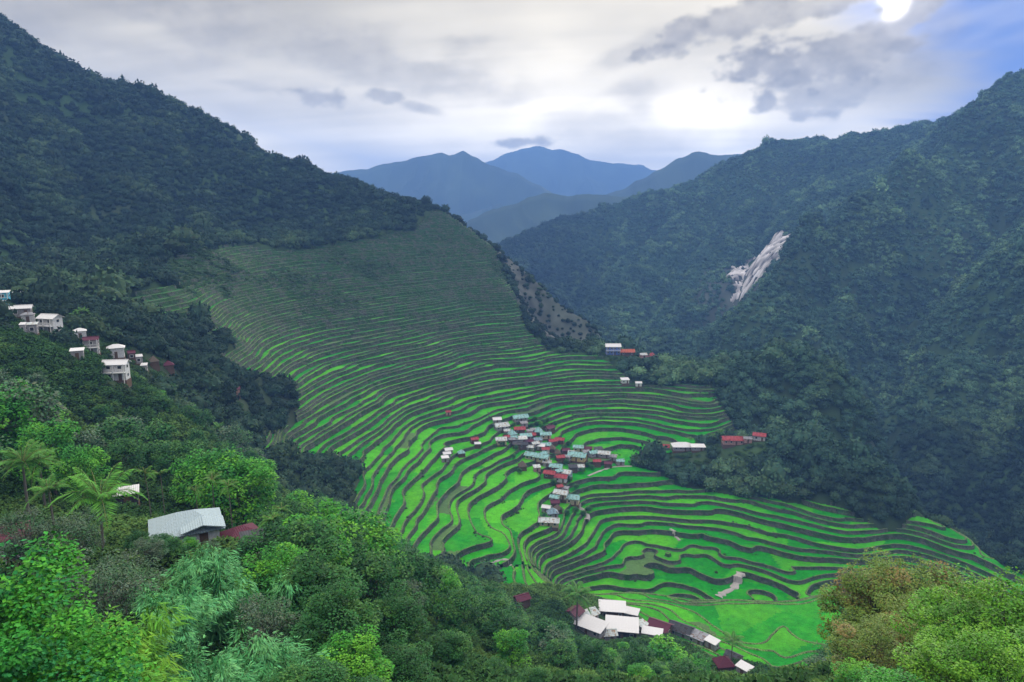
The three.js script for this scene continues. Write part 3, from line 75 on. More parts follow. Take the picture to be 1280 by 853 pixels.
const TREES = [["bigleaf",-16.0,-21.7,11.4,1.48,""],["bigleaf",-16.6,-20.0,11.9,0.65,""],["bigleaf",-13.9,-19.6,9.9,2.49,""],["feather",-17.5,-29.2,9.5,0.97,""],["feather",-14.9,-23.7,8.3,0.42,""],["bamboo",-21.1,-47.5,9.4,2.52,""],["bamboo",-20.7,-41.1,7.6,5.76,""],["bamboo",-14.0,-35.3,6.8,5.03,""],["bamboo",-14.9,-30.6,6.4,4.81,""],["bamboo",-15.9,-47.4,8.7,1.39,""],["bamboo",-24.2,-46.0,6.8,3.37,""],["bamboo",-21.1,-51.9,6.8,1.74,""],["bamboo",-12.3,-33.9,5.8,1.08,""],["bamboo",-12.7,-28.3,6.0,0.67,""],["wispy",-38.0,-58.8,6.5,1.35,""],["dark",-32.3,-64.3,2.9,5.82,""],["bright",-32.4,-68.7,1.8,5.21,""],["dark",-34.4,-66.7,2.3,5.07,""],["wispy",-30.8,-69.5,1.9,5.03,""],["wispy",-33.1,-61.7,3.6,1.21,""],["bamboo",-27.5,-60.0,4.9,1.95,""],["dark",-36.8,-66.5,2.5,3.94,""],["wispy",-29.0,-50.2,5.8,4.6,""],["wispy",-41.7,-58.7,6.6,5.37,""],["wispy",-26.5,-42.4,8.0,5.53,""],["wispy",-16.0,-43.1,6.5,0.54,""],["palmhero",-39.2,-65.1,9.0,3.8,""],["coconut",-57.6,-81.7,9.5,4.22,""],["coconut",-51.2,-76.4,6.5,3.18,""],["areca",-48.4,-92.0,8.5,1.12,""],["areca",-47.9,-94.6,8.3,2.97,""],["areca",-41.5,-91.0,7.4,0.56,""],["areca",-41.4,-95.4,9.7,5.87,""],["areca",-37.1,-90.7,9.3,5.44,""],["areca",-24.3,-69.9,7.7,3.44,""],["areca",-30.5,-91.0,8.9,1.89,""],["bright",-43.5,-103.2,13.2,5.71,""],["bright",-39.3,-100.6,12.9,3.59,""],["bright",-50.1,-109.0,9.5,5.54,""],["bright",-19.8,-69.2,10.4,5.33,""],["dark",-30.8,-86.7,6.6,3.19,""],["dark",-23.2,-61.8,7.3,2.6,""],["dark",-19.5,-63.0,9.3,3.76,""],["bright",-18.1,-53.0,8.2,2.71,""],["dark",-14.2,-48.0,9.1,1.01,""],["dark",-19.9,-77.5,9.8,1.92,""],["bright",-18.5,-86.0,13.4,5.1,""],["dark",-11.6,-42.4,7.9,0.27,""],["dark",-14.1,-70.6,9.6,0.29,""],["dark",-14.3,-97.0,10.9,3.93,""],["dark",-9.6,-57.2,6.8,1.76,""],["bright",-11.6,-103.3,9.7,3.36,""],["dark",-7.6,-91.7,8.2,2.96,""],["dark",-5.8,-121.9,11.0,2.15,""],["dark",-1.5,-122.0,9.6,6.26,""],["dark",-5.6,-57.7,4.2,1.23,""],["bright",0.0,-82.0,6.0,2.59,""],["dark",7.9,-131.8,11.0,1.27,""],["dark",6.7,-91.8,5.1,3.97,""],["dark",-7.4,-43.4,4.7,1.74,""],["bright",-9.8,-38.8,5.4,2.23,""],["dark",-1.5,-60.0,2.6,4.69,""],["bright",16.6,-118.9,6.5,2.01,""],["bright",32.1,-136.3,12.1,3.51,""],["bright",15.7,-80.5,3.7,5.68,""],["bright",34.4,-123.3,8.7,0.63,""],["dark",33.3,-106.9,3.5,0.39,""],["dark",5.8,-59.7,1.9,1.44,""],["dark",-7.7,-35.2,3.8,4.81,""],["dark",-10.3,-32.4,4.7,3.86,""],["dark",1.9,-52.0,2.7,1.49,""],["coconut",19.0,-195.1,13.7,2.08,""],["coconut",56.3,-168.9,9.1,1.11,""],["coconut",17.3,-118.8,6.2,2.88,""],["coconut",21.3,-87.4,3.7,0.27,""],["russet",28.3,-52.9,10.8,4.38,""],["russet",32.6,-55.1,10.8,5.63,""],["russet",36.3,-55.1,10.9,6.0,""],["russet",21.7,-40.5,5.2,4.62,""],["russet",25.4,-43.1,6.1,6.03,""],["russet",28.9,-45.6,7.6,0.11,""],["lime",25.3,-36.0,8.2,1.81,""],["lime",25.6,-33.3,8.9,6.07,""],["lime",20.5,-27.1,6.7,4.87,""],["lime",19.0,-28.2,5.4,2.58,""],["lime",22.7,-32.9,6.5,5.92,""],["bright",17.8,-33.6,3.1,3.9,""],["bright",16.9,-28.3,4.1,5.14,""],["wispy",-76.0,-107.9,15.6,1.84,""],["bright",-75.8,-103.1,14.6,1.2,""],["coconut",-135.3,-227.8,5.9,2.79,""],["coconut",-135.8,-231.0,4.4,0.86,""],["coconut",-135.5,-224.2,4.7,2.4,""],["dark",14.8,-407.3,3.2,6.04,"v"],["dark",18.2,-410.1,3.6,2.08,"v"],["dark",20.7,-412.8,3.4,0.06,"v"],["dark",11.0,-403.9,3.0,0.28,"v"],["dark",10.2,-371.4,3.2,1.06,"v"],["dark",0.8,-359.7,3.0,4.92,"v"],["dark",28.7,-385.0,3.6,2.28,"v"],["dark",29.0,-348.3,3.4,1.82,"v"],["dark",25.0,-342.5,3.4,0.61,"v"],["dark",36.9,-330.2,3.6,6.17,"v"],["dark",33.9,-326.4,3.2,2.66,"v"],["dark",30.0,-325.9,3.4,1.31,"v"],["dark",13.1,-409.9,3.4,0.37,"v"],["dark",25.4,-412.6,3.2,0.35,"v"],["dark",0.9,-399.2,2.8,1.06,"v"],["dark",-5.1,-371.5,2.8,4.25,"v"],["dark",4.0,-350.1,3,0.94,"v"],["dark",22.4,-320.9,3,0.26,"v"],["dark",36.6,-360.7,3,3.08,"v"],["dark",42.5,-365.5,2.8,1.56,"v"],["dark",14.5,-310.5,2.6,6.27,"v"],["dark",31.9,-343.8,3,0.77,"v"],["dark",25.8,-321.2,3,3.32,"v"],["dark",20.7,-344.0,3.4,4.86,"v"],["dark",23.4,-370.5,3,2.57,"v"],["dark",28.7,-367.2,3.2,6.2,"v"],["dark",40.3,-368.7,3,3.0,"v"],["dark",-3.5,-385.1,3,1.52,"v"],["dark",53.2,-386.5,3.4,2.58,"v"],["dark",-16.3,-364.1,2.6,0.23,"v"],["bright",16.6,-405.9,3,2.65,"v"],["dark",32.3,-392.6,3.2,1.56,"v"],["dark",2.1,-370.9,2.8,5.58,"v"],["coconut",113.6,-382.3,7,5.22,"v"],["coconut",109.1,-381.4,6,3.13,"v"],["coconut",98.0,-385.5,5,0.2,"v"],["dark",-63.1,-142.5,7.4,0.89,""],["dark",61.0,-83.0,12.0,5.66,""],["wispy",-80.4,-201.9,11.7,6.1,""],["bright",80.2,-99.6,6.4,3.99,""],["dark",-105.8,-218.7,6.0,5.5,""],["wispy",58.6,-110.1,11.3,5.52,""],["dark",41.1,-139.4,4.4,2.96,""],["dark",-124.9,-153.5,2.6,5.43,""],["wispy",39.9,-68.8,7.4,2.39,""],["bright",-65.5,-98.9,11.3,2.73,""],["dark",59.8,-91.3,8.5,2.65,""],["dark",-51.7,-186.5,9.2,0.03,""],["wispy",-56.1,-228.1,7.7,4.25,""],["wispy",-63.7,-198.4,2.8,1.92,""],["dark",79.6,-115.3,9.5,3.9,""],["dark",-19.5,-116.5,7.1,2.05,""],["dark",-104.0,-127.0,11.7,5.03,""],["dark",19.4,-134.2,5.7,4.77,""],["dark",-69.7,-150.4,9.8,5.65,""],["wispy",-30.3,-177.6,7.7,0.08,""],["bright",9.7,-141.1,9.7,5.97,""],["dark",-95.5,-136.0,7.3,5.61,""],["bright",61.1,-122.4,9.3,1.65,""],["wispy",-85.0,-234.4,8.2,4.11,""],["bright",-28.7,-153.5,11.2,2.43,""],["wispy",-115.6,-142.6,5.7,0.96,""],["wispy",69.5,-116.0,7.4,2.99,""],["wispy",90.8,-152.0,9.5,3.89,""],["dark",21.4,-94.3,4.4,1.93,""],["wispy",85.0,-148.0,11.4,4.13,""],["dark",127.1,-151.7,6.5,3.13,""],["dark",-70.9,-137.8,10.7,4.38,""],["wispy",96.9,-144.5,10.9,2.44,""],["bright",-77.3,-223.5,3.6,2.75,""],["wispy",-89.0,-107.4,11.6,4.75,""],["dark",3.0,-156.1,7.6,5.74,""],["dark",52.4,-118.0,4.6,0.58,""],["bright",88.0,-118.3,11.3,0.72,""],["areca",-13.0,-170.4,7.0,5.3,""],["dark",-63.5,-125.7,7.9,6.17,""],["areca",-47.2,-202.6,7.0,6.0,""],["dark",-58.4,-121.0,9.4,3.92,""],["bright",-39.1,-166.9,11.7,2.19,""],["dark",-45.5,-183.8,6.8,4.92,""],["dark",-17.9,-160.5,9.8,2.17,""],["dark",11.0,-169.6,5.7,1.24,""],["dark",-75.4,-185.4,8.9,1.31,""],["bright",-66.7,-178.5,11.8,1.81,""],["wispy",-84.2,-226.4,8.8,1.27,""],["bright",-105.4,-150.5,7.0,3.21,""],["dark",-65.3,-216.2,5.0,0.74,""],["dark",-25.6,-198.7,2.4,3.3,""],["dark",-49.4,-156.5,8.9,2.31,""],["areca",-79.8,-114.8,6.2,5.45,""],["dark",18.0,-67.4,3.9,6.07,""],["dark",-72.7,-163.8,10.4,0.56,""],["dark",115.9,-154.3,10.4,0.54,""],["dark",-79.4,-159.7,7.7,2.87,""],["bright",-71.3,-227.7,4.7,5.74,""],["wispy",70.9,-98.0,11.9,4.46,""],["bright",52.2,-80.4,10.4,1.16,""],["dark",104.1,-160.7,8.5,5.3,""],["dark",67.5,-107.4,10.2,2.95,""],["dark",-78.9,-209.3,8.2,4.5,""],["wispy",2.5,-172.0,4.8,4.66,""],["wispy",52.5,-67.1,8.5,5.14,""],["dark",-96.6,-126.8,8.6,4.01,""],["dark",68.4,-133.6,9.7,0.03,""],["dark",65.1,-128.0,6.1,2.19,""],["dark",38.5,-166.1,5.6,5.41,""],["dark",-46.3,-233.4,6.0,2.43,""],["wispy",88.5,-161.6,6.6,1.07,""],["wispy",95.6,-130.4,6.9,5.87,""],["dark",-35.0,-105.1,8.8,3.33,""],["wispy",78.6,-139.7,7.1,3.66,""],["dark",-62.9,-111.4,9.1,2.82,""],["bright",97.8,-137.6,10.5,3.04,""],["bright",-87.0,-130.6,10.5,5.77,""],["bright",-41.5,-134.1,8.4,2.94,""],["dark",-69.6,-204.0,3.6,0.23,""],["dark",-1.1,-95.0,8.1,0.8,""],["dark",22.8,-173.6,3.8,6.21,""],["dark",19.9,-104.6,7.2,3.61,""],["dark",63.1,-101.9,11.4,2.45,""],["bright",-61.3,-161.1,8.6,4.08,""],["bright",44.7,-157.1,3.3,3.34,""],["dark",-74.5,-155.0,9.6,5.92,""],["bright",-16.1,-182.6,3.8,2.52,""],["coconut",-92.5,-220.4,7.2,3.11,""],["dark",-52.4,-125.0,6.9,2.3,""],["wispy",36.4,-159.9,5.2,5.85,""],["dark",97.5,-114.5,9.8,0.19,""],["wispy",36.3,-129.8,4.6,5.17,""],["dark",-71.8,-127.0,10.4,0.58,""],["bright",-57.8,-209.2,8.8,5.63,""],["bright",128.0,-162.1,6.3,6.23,""],["wispy",7.1,-106.4,7.3,0.42,""],["dark",1.8,-182.4,4.6,3.56,""],["dark",-36.2,-201.4,7.2,4.48,""],["dark",102.1,-121.9,8.5,5.51,""],["dark",59.3,-141.9,2.6,4.53,""],["dark",-3.8,-112.6,9.4,1.44,""],["dark",71.7,-147.3,10.9,6.05,""],["dark",-39.4,-158.7,7.1,4.59,""],["dark",-2.9,-143.3,10.3,5.08,""],["dark",85.3,-125.8,6.9,3.33,""],["dark",149.6,-178.1,8.6,1.06,""],["bright",-100.6,-201.6,3.7,4.97,""],["dark",-49.9,-178.3,9.7,3.96,""],["dark",23.1,-126.2,7.1,1.31,""],["dark",-89.2,-122.5,11.0,1.68,""],["dark",28.2,-156.4,7.0,0.41,""],["dark",-90.5,-201.0,8.2,1.0,""],["dark",-26.6,-146.2,8.4,1.73,""],["wispy",-26.3,-117.0,12.0,2.11,""],["dark",-27.2,-191.4,5.3,5.02,""],["dark",-48.8,-212.0,9.1,4.44,""],["wispy",-21.9,-173.0,6.7,5.28,""],["wispy",135.2,-159.2,11.2,0.83,""],["dark",-79.5,-97.3,7.9,0.8,""],["dark",42.5,-77.5,11.2,5.55,""],["wispy",-96.1,-209.7,6.3,4.9,""],["wispy",-82.8,-151.6,9.5,3.08,""],["dark",111.9,-147.3,10.5,5.59,""],["wispy",-59.2,-189.5,7.1,3.62,""],["wispy",-29.0,-124.1,11.7,1.12,""],["dark",-51.5,-146.6,6.5,3.62,""],["wispy",-78.6,-140.7,11.1,2.46,""],["dark",17.9,-165.9,6.3,4.14,""],["dark",-79.2,-192.1,7.4,2.94,""],["dark",-97.5,-148.5,9.7,1.15,""],["dark",108.0,-133.3,6.9,1.66,""],["bright",-59.3,-95.2,9.0,3.07,""],["dark",-7.0,-130.6,9.3,3.62,""],["dark",-68.0,-239.2,8.4,1.0,""],["dark",118.1,-137.7,8.1,0.96,""],["bright",77.3,-163.9,7.3,0.48,""],["dark",47.1,-88.2,10.7,5.41,""],["dark",-81.5,-167.7,7.2,2.27,""],["bright",-40.8,-194.2,6.6,2.24,""],["dark",-29.1,-184.5,9.2,4.26,""],["dark",-111.2,-134.4,6.3,1.39,""],["wispy",-35.1,-144.4,6.4,0.72,""],["dark",-45.7,-118.5,9.6,5.3,""],["wispy",20.4,-147.7,6.6,1.52,""],["dark",-44.6,-144.3,8.6,0.47,""],["dark",-90.6,-141.5,6.1,3.58,""],["dark",39.9,-114.0,2.9,3.1,""],["dark",27.8,-115.8,5.6,2.59,""],["bright",-114.7,-159.1,2.8,0.37,""],["wispy",45.7,-131.4,3.5,3.37,""],["bright",55.2,-98.3,8.3,4.85,""],["dark",-48.0,-223.4,8.8,4.86,""],["bright",-14.4,-121.3,6.0,5.85,""],["dark",-93.5,-189.1,5.5,0.62,""],["bright",-77.1,-233.5,3.2,5.81,""],["wispy",-106.6,-159.0,5.2,3.56,""],["dark",-52.9,-171.8,6.3,0.17,""],["areca",76.9,-109.3,11.9,2.23,""],["dark",34.6,-145.9,8.3,4.55,""],["wispy",45.6,-98.1,6.9,1.56,""],["wispy",79.0,-130.7,7.6,5.14,""],["bright",-25.3,-136.7,9.9,1.3,""],["dark",-57.9,-130.1,9.2,1.15,""],["dark",53.7,-134.2,3.3,1.33,""],["wispy",-104.9,-143.3,9.1,4.15,""],["wispy",-72.2,-93.8,9.2,0.81,""],["bright",30.2,-181.3,3.5,3.58,""],["wispy",-12.5,-80.7,7.2,4.17,""],["dark",-3.0,-163.6,9.6,3.54,""],["dark",13.5,-107.0,6.7,5.5,""],["dark",-21.3,-154.8,6.1,3.47,""],["dark",-3.7,-194.3,4.1,4.78,""],["dark",40.8,-149.6,4.7,1.94,""],["dark",-6.1,-137.6,7.1,5.89,""],["dark",-10.2,-160.8,10.3,5.82,""],["wispy",-75.5,-170.8,6.3,1.3,""],["bright",-45.4,-241.8,4.9,0.5,""],["dark",157.8,-186.8,7.8,4.62,""],["dark",-98.3,-226.0,6.7,5.6,""],["dark",-95.8,-164.3,4.4,0.29,""],["dark",-39.0,-211.1,2.6,5.7,""],["wispy",-69.2,-112.3,9.0,1.58,""],["dark",-18.9,-144.4,6.4,3.03,""],["wispy",-9.4,-178.2,4.8,3.99,""],["wispy",97.3,-163.6,9.6,5.82,""],["dark",61.1,-74.0,9.9,0.18,""],["dark",-117.9,-149.1,7.0,6.21,""],["bright",43.7,-124.0,2.5,0.75,""],["dark",-7.1,-149.5,11.3,1.76,""],["dark",-98.5,-194.0,3.8,2.72,""],["bright",-23.8,-105.7,10.1,2.92,""],["dark",-91.3,-230.9,10.9,4.65,""],["dark",-58.7,-153.8,8.6,2.88,""],["dark",74.0,-126.0,8.4,0.59,""],["wispy",-54.4,-198.2,8.1,4.05,""],["dark",-33.2,-116.8,6.2,1.67,""],["dark",91.4,-136.3,9.3,6.16,""],["dark",-29.9,-224.9,3.9,2.88,""],["dark",9.9,-163.2,7.6,1.61,""],["coconut",-60.4,-88.9,8.6,1.57,""],["dark",-87.0,-163.7,7.1,0.39,""],["areca",85.3,-107.7,11.3,3.51,""],["dark",-82.4,-182.3,6.9,2.88,""],["areca",-64.7,-132.8,8.0,0.14,""],["wispy",-9.8,-190.8,5.0,0.65,""],["wispy",-88.0,-115.3,9.3,1.18,""],["dark",-26.2,-99.3,10.0,2.51,""],["dark",95.5,-121.3,7.7,5.42,""],["bright",-69.9,-192.2,10.3,3.51,""],["wispy",106.7,-126.6,7.0,2.96,""],["dark",-54.5,-135.7,9.3,4.43,""],["dark",-58.2,-235.3,9.9,3.16,""],["dark",-68.8,-86.9,10.4,5.78,""],["wispy",74.4,-92.5,7.7,1.08,""]];
const RANGES = [["far_blue_mountain",900,[[-717.0,123.0,-5554.0],[-388.0,328.0,-5587.0],[-178.0,462.0,-5597.0],[0.0,532.0,-5600.0],[89.0,555.0,-5599.0],[190.0,577.0,-5597.0],[296.0,543.0,-5592.0],[355.0,554.0,-5589.0],[473.0,519.0,-5580.0],[592.0,466.0,-5569.0],[767.0,448.0,-5547.0],[939.0,435.0,-5521.0],[1043.0,395.0,-5502.0],[1283.0,268.0,-5451.0],[1614.0,125.0,-5362.0]]],["blue_mountain",700,[[-963.0,272.0,-3469.0],[-786.0,313.0,-3513.0],[-696.0,321.0,-3532.0],[-604.0,348.0,-3549.0],[-530.0,359.0,-3561.0],[-417.0,386.0,-3576.0],[-334.0,401.0,-3584.0],[-297.0,390.0,-3588.0],[-236.0,409.0,-3592.0],[-183.0,383.0,-3595.0],[-96.0,343.0,-3599.0],[0.0,313.0,-3600.0],[115.0,257.0,-3598.0],[231.0,200.0,-3593.0],[386.0,113.0,-3579.0]]],["blue_ridge",600,[[65.0,70.0,-2999.0],[193.0,133.0,-2994.0],[336.0,190.0,-2981.0],[429.0,218.0,-2969.0],[505.0,258.0,-2957.0],[580.0,298.0,-2943.0],[653.0,343.0,-2928.0],[717.0,363.0,-2913.0],[798.0,350.0,-2892.0],[937.0,359.0,-2850.0],[1074.0,283.0,-2801.0]]],["hazy_ridge",420,[[-248.0,34.0,-2287.0],[-161.0,96.0,-2294.0],[-124.0,122.0,-2297.0],[-62.0,152.0,-2299.0],[0.0,166.0,-2300.0],[62.0,190.0,-2299.0],[103.0,202.0,-2298.0],[172.0,193.0,-2294.0],[245.0,198.0,-2287.0],[365.0,190.0,-2271.0],[460.0,169.0,-2254.0],[575.0,152.0,-2227.0],[729.0,123.0,-2181.0]]]];
const WHITE_ROCK = [[312,-1010],[318,-1075],[345,-1135],[385,-1165],[412,-1140],[404,-1073],[380,-1012],[352,-972],[330,-966]];
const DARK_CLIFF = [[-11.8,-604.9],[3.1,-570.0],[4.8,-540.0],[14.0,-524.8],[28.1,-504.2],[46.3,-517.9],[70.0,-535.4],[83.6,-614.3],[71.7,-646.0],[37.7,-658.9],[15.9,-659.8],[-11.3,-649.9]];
const BARE_SLOPE = [[305.6,-1148.2],[355.2,-1131.7],[379.4,-1079.5],[332.9,-968.9],[317.5,-925.6],[273.4,-933.8],[263.5,-1054.7]];
// gullies and crests: depth (negative raises), width, line
const CARVE = [[42,24,[[295.1,-554.3],[302.2,-561.6],[316.2,-584.8],[398.6,-721.4],[452.8,-782.1],[502.6,-812.6],[570.2,-864.7]]],[-34,42,[[230.0,-726.4],[272.6,-769.9],[320.6,-815.5],[391.1,-861.5],[481.2,-921.6],[579.8,-982.4],[688.2,-1051.2]]],[52,39,[[67.4,-1018.7],[147.7,-1234.9],[264.9,-1368.0]]],[52,39,[[174.9,-987.8],[274.7,-1192.4],[376.0,-1360.8]]],[58,42,[[272.3,-929.2],[310.6,-995.9],[416.2,-1210.7],[496.1,-1356.2]]],[46,34,[[302.9,-740.4],[343.9,-770.2],[394.8,-821.6]]],[46,30,[[262.6,-403.2],[321.9,-487.4],[400.6,-585.5]]],[40,28,[[268.3,-377.6],[329.2,-460.5],[399.0,-548.5]]],[43,34,[[263.6,-579.5],[332.5,-690.5],[403.1,-779.6]]],[46,42,[[468.9,-855.0],[547.2,-918.9],[597.9,-936.9]]],[46,38,[[25.6,-1170.0],[114.8,-1326.5],[178.7,-1382.5]]],[24,26,[[-197.8,-312.7],[-265.4,-464.7],[-343.3,-602.5]]],[24,26,[[-184.3,-376.2],[-236.5,-537.0],[-267.6,-642.8]]],[20,24,[[-182.0,-494.9],[-197.0,-604.2],[-204.6,-653.4]]],[20,24,[[-142.7,-550.2],[-146.7,-622.7],[-150.9,-658.6]]],[20,24,[[-242.1,-351.1],[-297.4,-459.9],[-378.3,-587.0]]]];
const PATHS = [[2.2,[[32.6,-333.7],[33.9,-331.0],[36.3,-327.3],[35.1,-322.9]]],[3.4,[[98.6,-291.0],[95.7,-286.8],[93.0,-282.2],[87.9,-278.5],[84.8,-275.5]]],[1.2,[[0.0,-262.8],[-3.7,-263.3],[-8.6,-259.3],[-10.2,-252.2]]],[1.6,[[75.1,-324.1],[77.2,-319.5],[77.9,-316.1]]],[1.4,[[39.1,-356.8],[47.1,-364.7],[54.5,-369.9],[64.0,-371.0]]]];

const relief = (() => {
  const n = SURVEY.length, m = n + 3, A = Array.from({ length: m }, () => new Float64Array(m + 1)), C2 = 144;
  for (let i = 0; i < n; i++) {
    const [xi, hi, zi] = SURVEY[i];
    for (let j = 0; j < n; j++) A[i][j] = Math.sqrt((xi - SURVEY[j][0]) ** 2 + (zi - SURVEY[j][2]) ** 2 + C2);
    A[i][n] = A[n][i] = 1; A[i][n + 1] = A[n + 1][i] = xi / 1000; A[i][n + 2] = A[n + 2][i] = zi / 1000; A[i][m] = hi;
  }
  for (let c = 0; c < m; c++) {
    let p = c; for (let r = c + 1; r < m; r++) if (Math.abs(A[r][c]) > Math.abs(A[p][c])) p = r;
    [A[c], A[p]] = [A[p], A[c]];
    for (let r = c + 1; r < m; r++) { const f = A[r][c] / A[c][c]; if (f) for (let k = c; k <= m; k++) A[r][k] -= f * A[c][k]; }
  }
  const w = new Float64Array(m);
  for (let r = m - 1; r >= 0; r--) { let s = A[r][m]; for (let k = r + 1; k < m; k++) s -= A[r][k] * w[k]; w[r] = s / A[r][r]; }
  // tabulated on a 6 m grid
  const X0 = -1300, X1 = 1700, Z0 = -2000, Z1 = 60, S = 6, nx = (X1 - X0) / S + 1 | 0, nz = (Z1 - Z0) / S + 2 | 0, T = new Float32Array(nx * nz);
  for (let j = 0; j < nz; j++) for (let i = 0; i < nx; i++) {
    const x = X0 + i * S, z = Z0 + j * S;
    if (Math.abs(x) > 1.25 * -z + 200) continue;
    let h = w[n] + w[n + 1] * x / 1000 + w[n + 2] * z / 1000;
    for (let k = 0; k < n; k++) { const P = SURVEY[k], dx = x - P[0], dz = z - P[2]; h += w[k] * Math.sqrt(dx * dx + dz * dz + C2); }
    T[j * nx + i] = h;
  }
  return (x, z) => {
    const u = clamp((x - X0) / S, 1, nx - 3), v = clamp((z - Z0) / S, 1, nz - 3), i = Math.floor(u), j = Math.floor(v), a = u - i, b = v - j;
    const cr = (p, q, r, s, t) => q + 0.5 * t * (r - p + t * (2 * p - 5 * q + 4 * r - s + t * (3 * (q - r) + s - p)));
    const row = (k) => { const o = k * nx + i; return cr(T[o - 1], T[o], T[o + 1], T[o + 2], a); };
    return cr(row(j - 1), row(j), row(j + 1), row(j + 2), b);
  };
})();
function inside(poly, x, z) { let c = false; for (let i = 0, j = poly.length - 1; i < poly.length; j = i++) { const [a, b] = poly[i], [d, e] = poly[j]; if ((b > z) !== (e > z) && x < (d - a) * (z - b) / (e - b) + a) c = !c; } return c; }
function edgeDist(poly, x, z) { let m = 1e9; for (let i = 0, j = poly.length - 1; i < poly.length; j = i++) { const [a, b] = poly[j], [d, e] = poly[i], ux = d - a, uz = e - b, t = clamp(((x - a) * ux + (z - b) * uz) / (ux * ux + uz * uz), 0, 1); m = Math.min(m, Math.hypot(x - a - t * ux, z - b - t * uz)); } return m; }
const wobble = (x, z) => [x + 7 * fbm(x / 30, z / 30, 3, 91), z + 7 * fbm(x / 30, z / 30, 3, 97)];
function zoneOf(x, z) { if (z > -150 || z < -700) return 0; const [a, b] = wobble(x, z); return inside(TERRACE_OUTLINE, a, b) ? 1 : inside(SPUR_OUTLINE, a, b) ? 2 : 0; }
// how far outside the terraces: 0 on them, 1 well away
const wildness = (() => { const S = 8, X0 = -400, Z0 = -760, nx = 110, nz = 90, T = new Float32Array(nx * nz); for (let j = 0; j < nz; j++) for (let i = 0; i < nx; i++) { const x = X0 + i * S, z = Z0 + j * S; T[j * nx + i] = inside(TERRACE_OUTLINE, x, z) || inside(SPUR_OUTLINE, x, z) ? 0 : clamp(Math.min(edgeDist(TERRACE_OUTLINE, x, z), edgeDist(SPUR_OUTLINE, x, z)) / 70, 0, 1); } return (x, z) => { const u = (x - X0) / S, v = (z - Z0) / S, i = Math.floor(u), j = Math.floor(v); if (i < 0 || j < 0 || i >= nx - 1 || j >= nz - 1) return 1; const a = u - i, b = v - j, o = j * nx + i; return mix(mix(T[o], T[o + 1], a), mix(T[o + nx], T[o + nx + 1], a), b); }; })();
const carved = (x, z) => { let h = 0; for (const [depth, wide, line] of CARVE) for (let best = 1e9, i = 1; i < line.length; i++) { const [a, b] = line[i - 1], [c, d] = line[i], ux = c - a, uz = d - b, t = clamp(((x - a) * ux + (z - b) * uz) / (ux * ux + uz * uz), 0, 1), q = Math.hypot(x - a - t * ux, z - b - t * uz); if (q < best) best = q; if (i === line.length - 1 && best < wide * 3) h -= depth * Math.exp(-best / wide) * (1 - sstep(wide * 1.5, wide * 3, best)); } return h; };
function ridged(x, z, s) { return 1 - Math.abs(fbm(x, z, 4, s)) * 2; }
function ground(x, z) {
  const d = Math.hypot(x, z), w = wildness(x, z) * sstep(180, 380, d), far = sstep(500, 1000, d);
  let h = relief(x, z);
  if (w > 0) h += w * (carved(x + 14 * fbm(x / 60, z / 60, 2, 65), z + 14 * fbm(x / 60, z / 60, 2, 67)) + (6 * (ridged(x / 150 + 3.3, z / 150, 61) - 0.62) + 22 * far * (ridged(x / 170 + 1.7, z / 170, 63) - 0.62)) + (2.5 + 3 * far) * fbm(x / 42, z / 42, 3, 71));
  if (w < 1) h += (1 - w) * sstep(150, 220, d) * (1.3 * fbm(x / 46, z / 46, 2, 81) + 0.5 * fbm(x / 13, z / 13, 2, 85) + 0.75 * noise(x / 17 + h * 0.31, z / 17 - h * 0.27, 88) + 1.9 * Math.exp(-(((x - 68) / 42) ** 2) - ((z + 303) / 26) ** 2) * fbm(x / 12, z / 12, 2, 89));
  return h;
}
// ---------------------------------------------------------------- terrain sheet
function std(o) { return new THREE.MeshPhysicalMaterial({ roughness: 0.95, specularIntensity: 0.2, ...o }); }
const landMat = std({ vertexColors: true });
function structure(o, name, parent = scene) { o.name = name; o.castShadow = o.receiveShadow = true; if (parent === scene) o.userData.kind = 'structure'; parent.add(o); return o; }
function landColor(x, z, h, slope, c) {
  const n = fbm(x / 18, z / 18, 4, 131), m = fbm(x / 90, z / 90, 3, 137);
  const p = fbm(x / 3.2, z / 3.2, 3, 139); c.setRGB(0.034 + 0.014 * n + 0.014 * p, 0.066 + 0.026 * n + 0.015 * m + 0.028 * p, 0.026 + 0.01 * n + 0.008 * p);
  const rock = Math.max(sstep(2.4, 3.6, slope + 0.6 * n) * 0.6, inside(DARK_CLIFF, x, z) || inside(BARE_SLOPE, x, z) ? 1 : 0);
  const k = rock * 0.85 * (0.8 + 0.5 * m), q = 0.078 + 0.045 * n + 0.05 * fbm(x / 5, z / 5, 3, 141); c.r = mix(c.r, q, k); c.g = mix(c.g, q * 1.05, k); c.b = mix(c.b, q * 1.04, k);
}
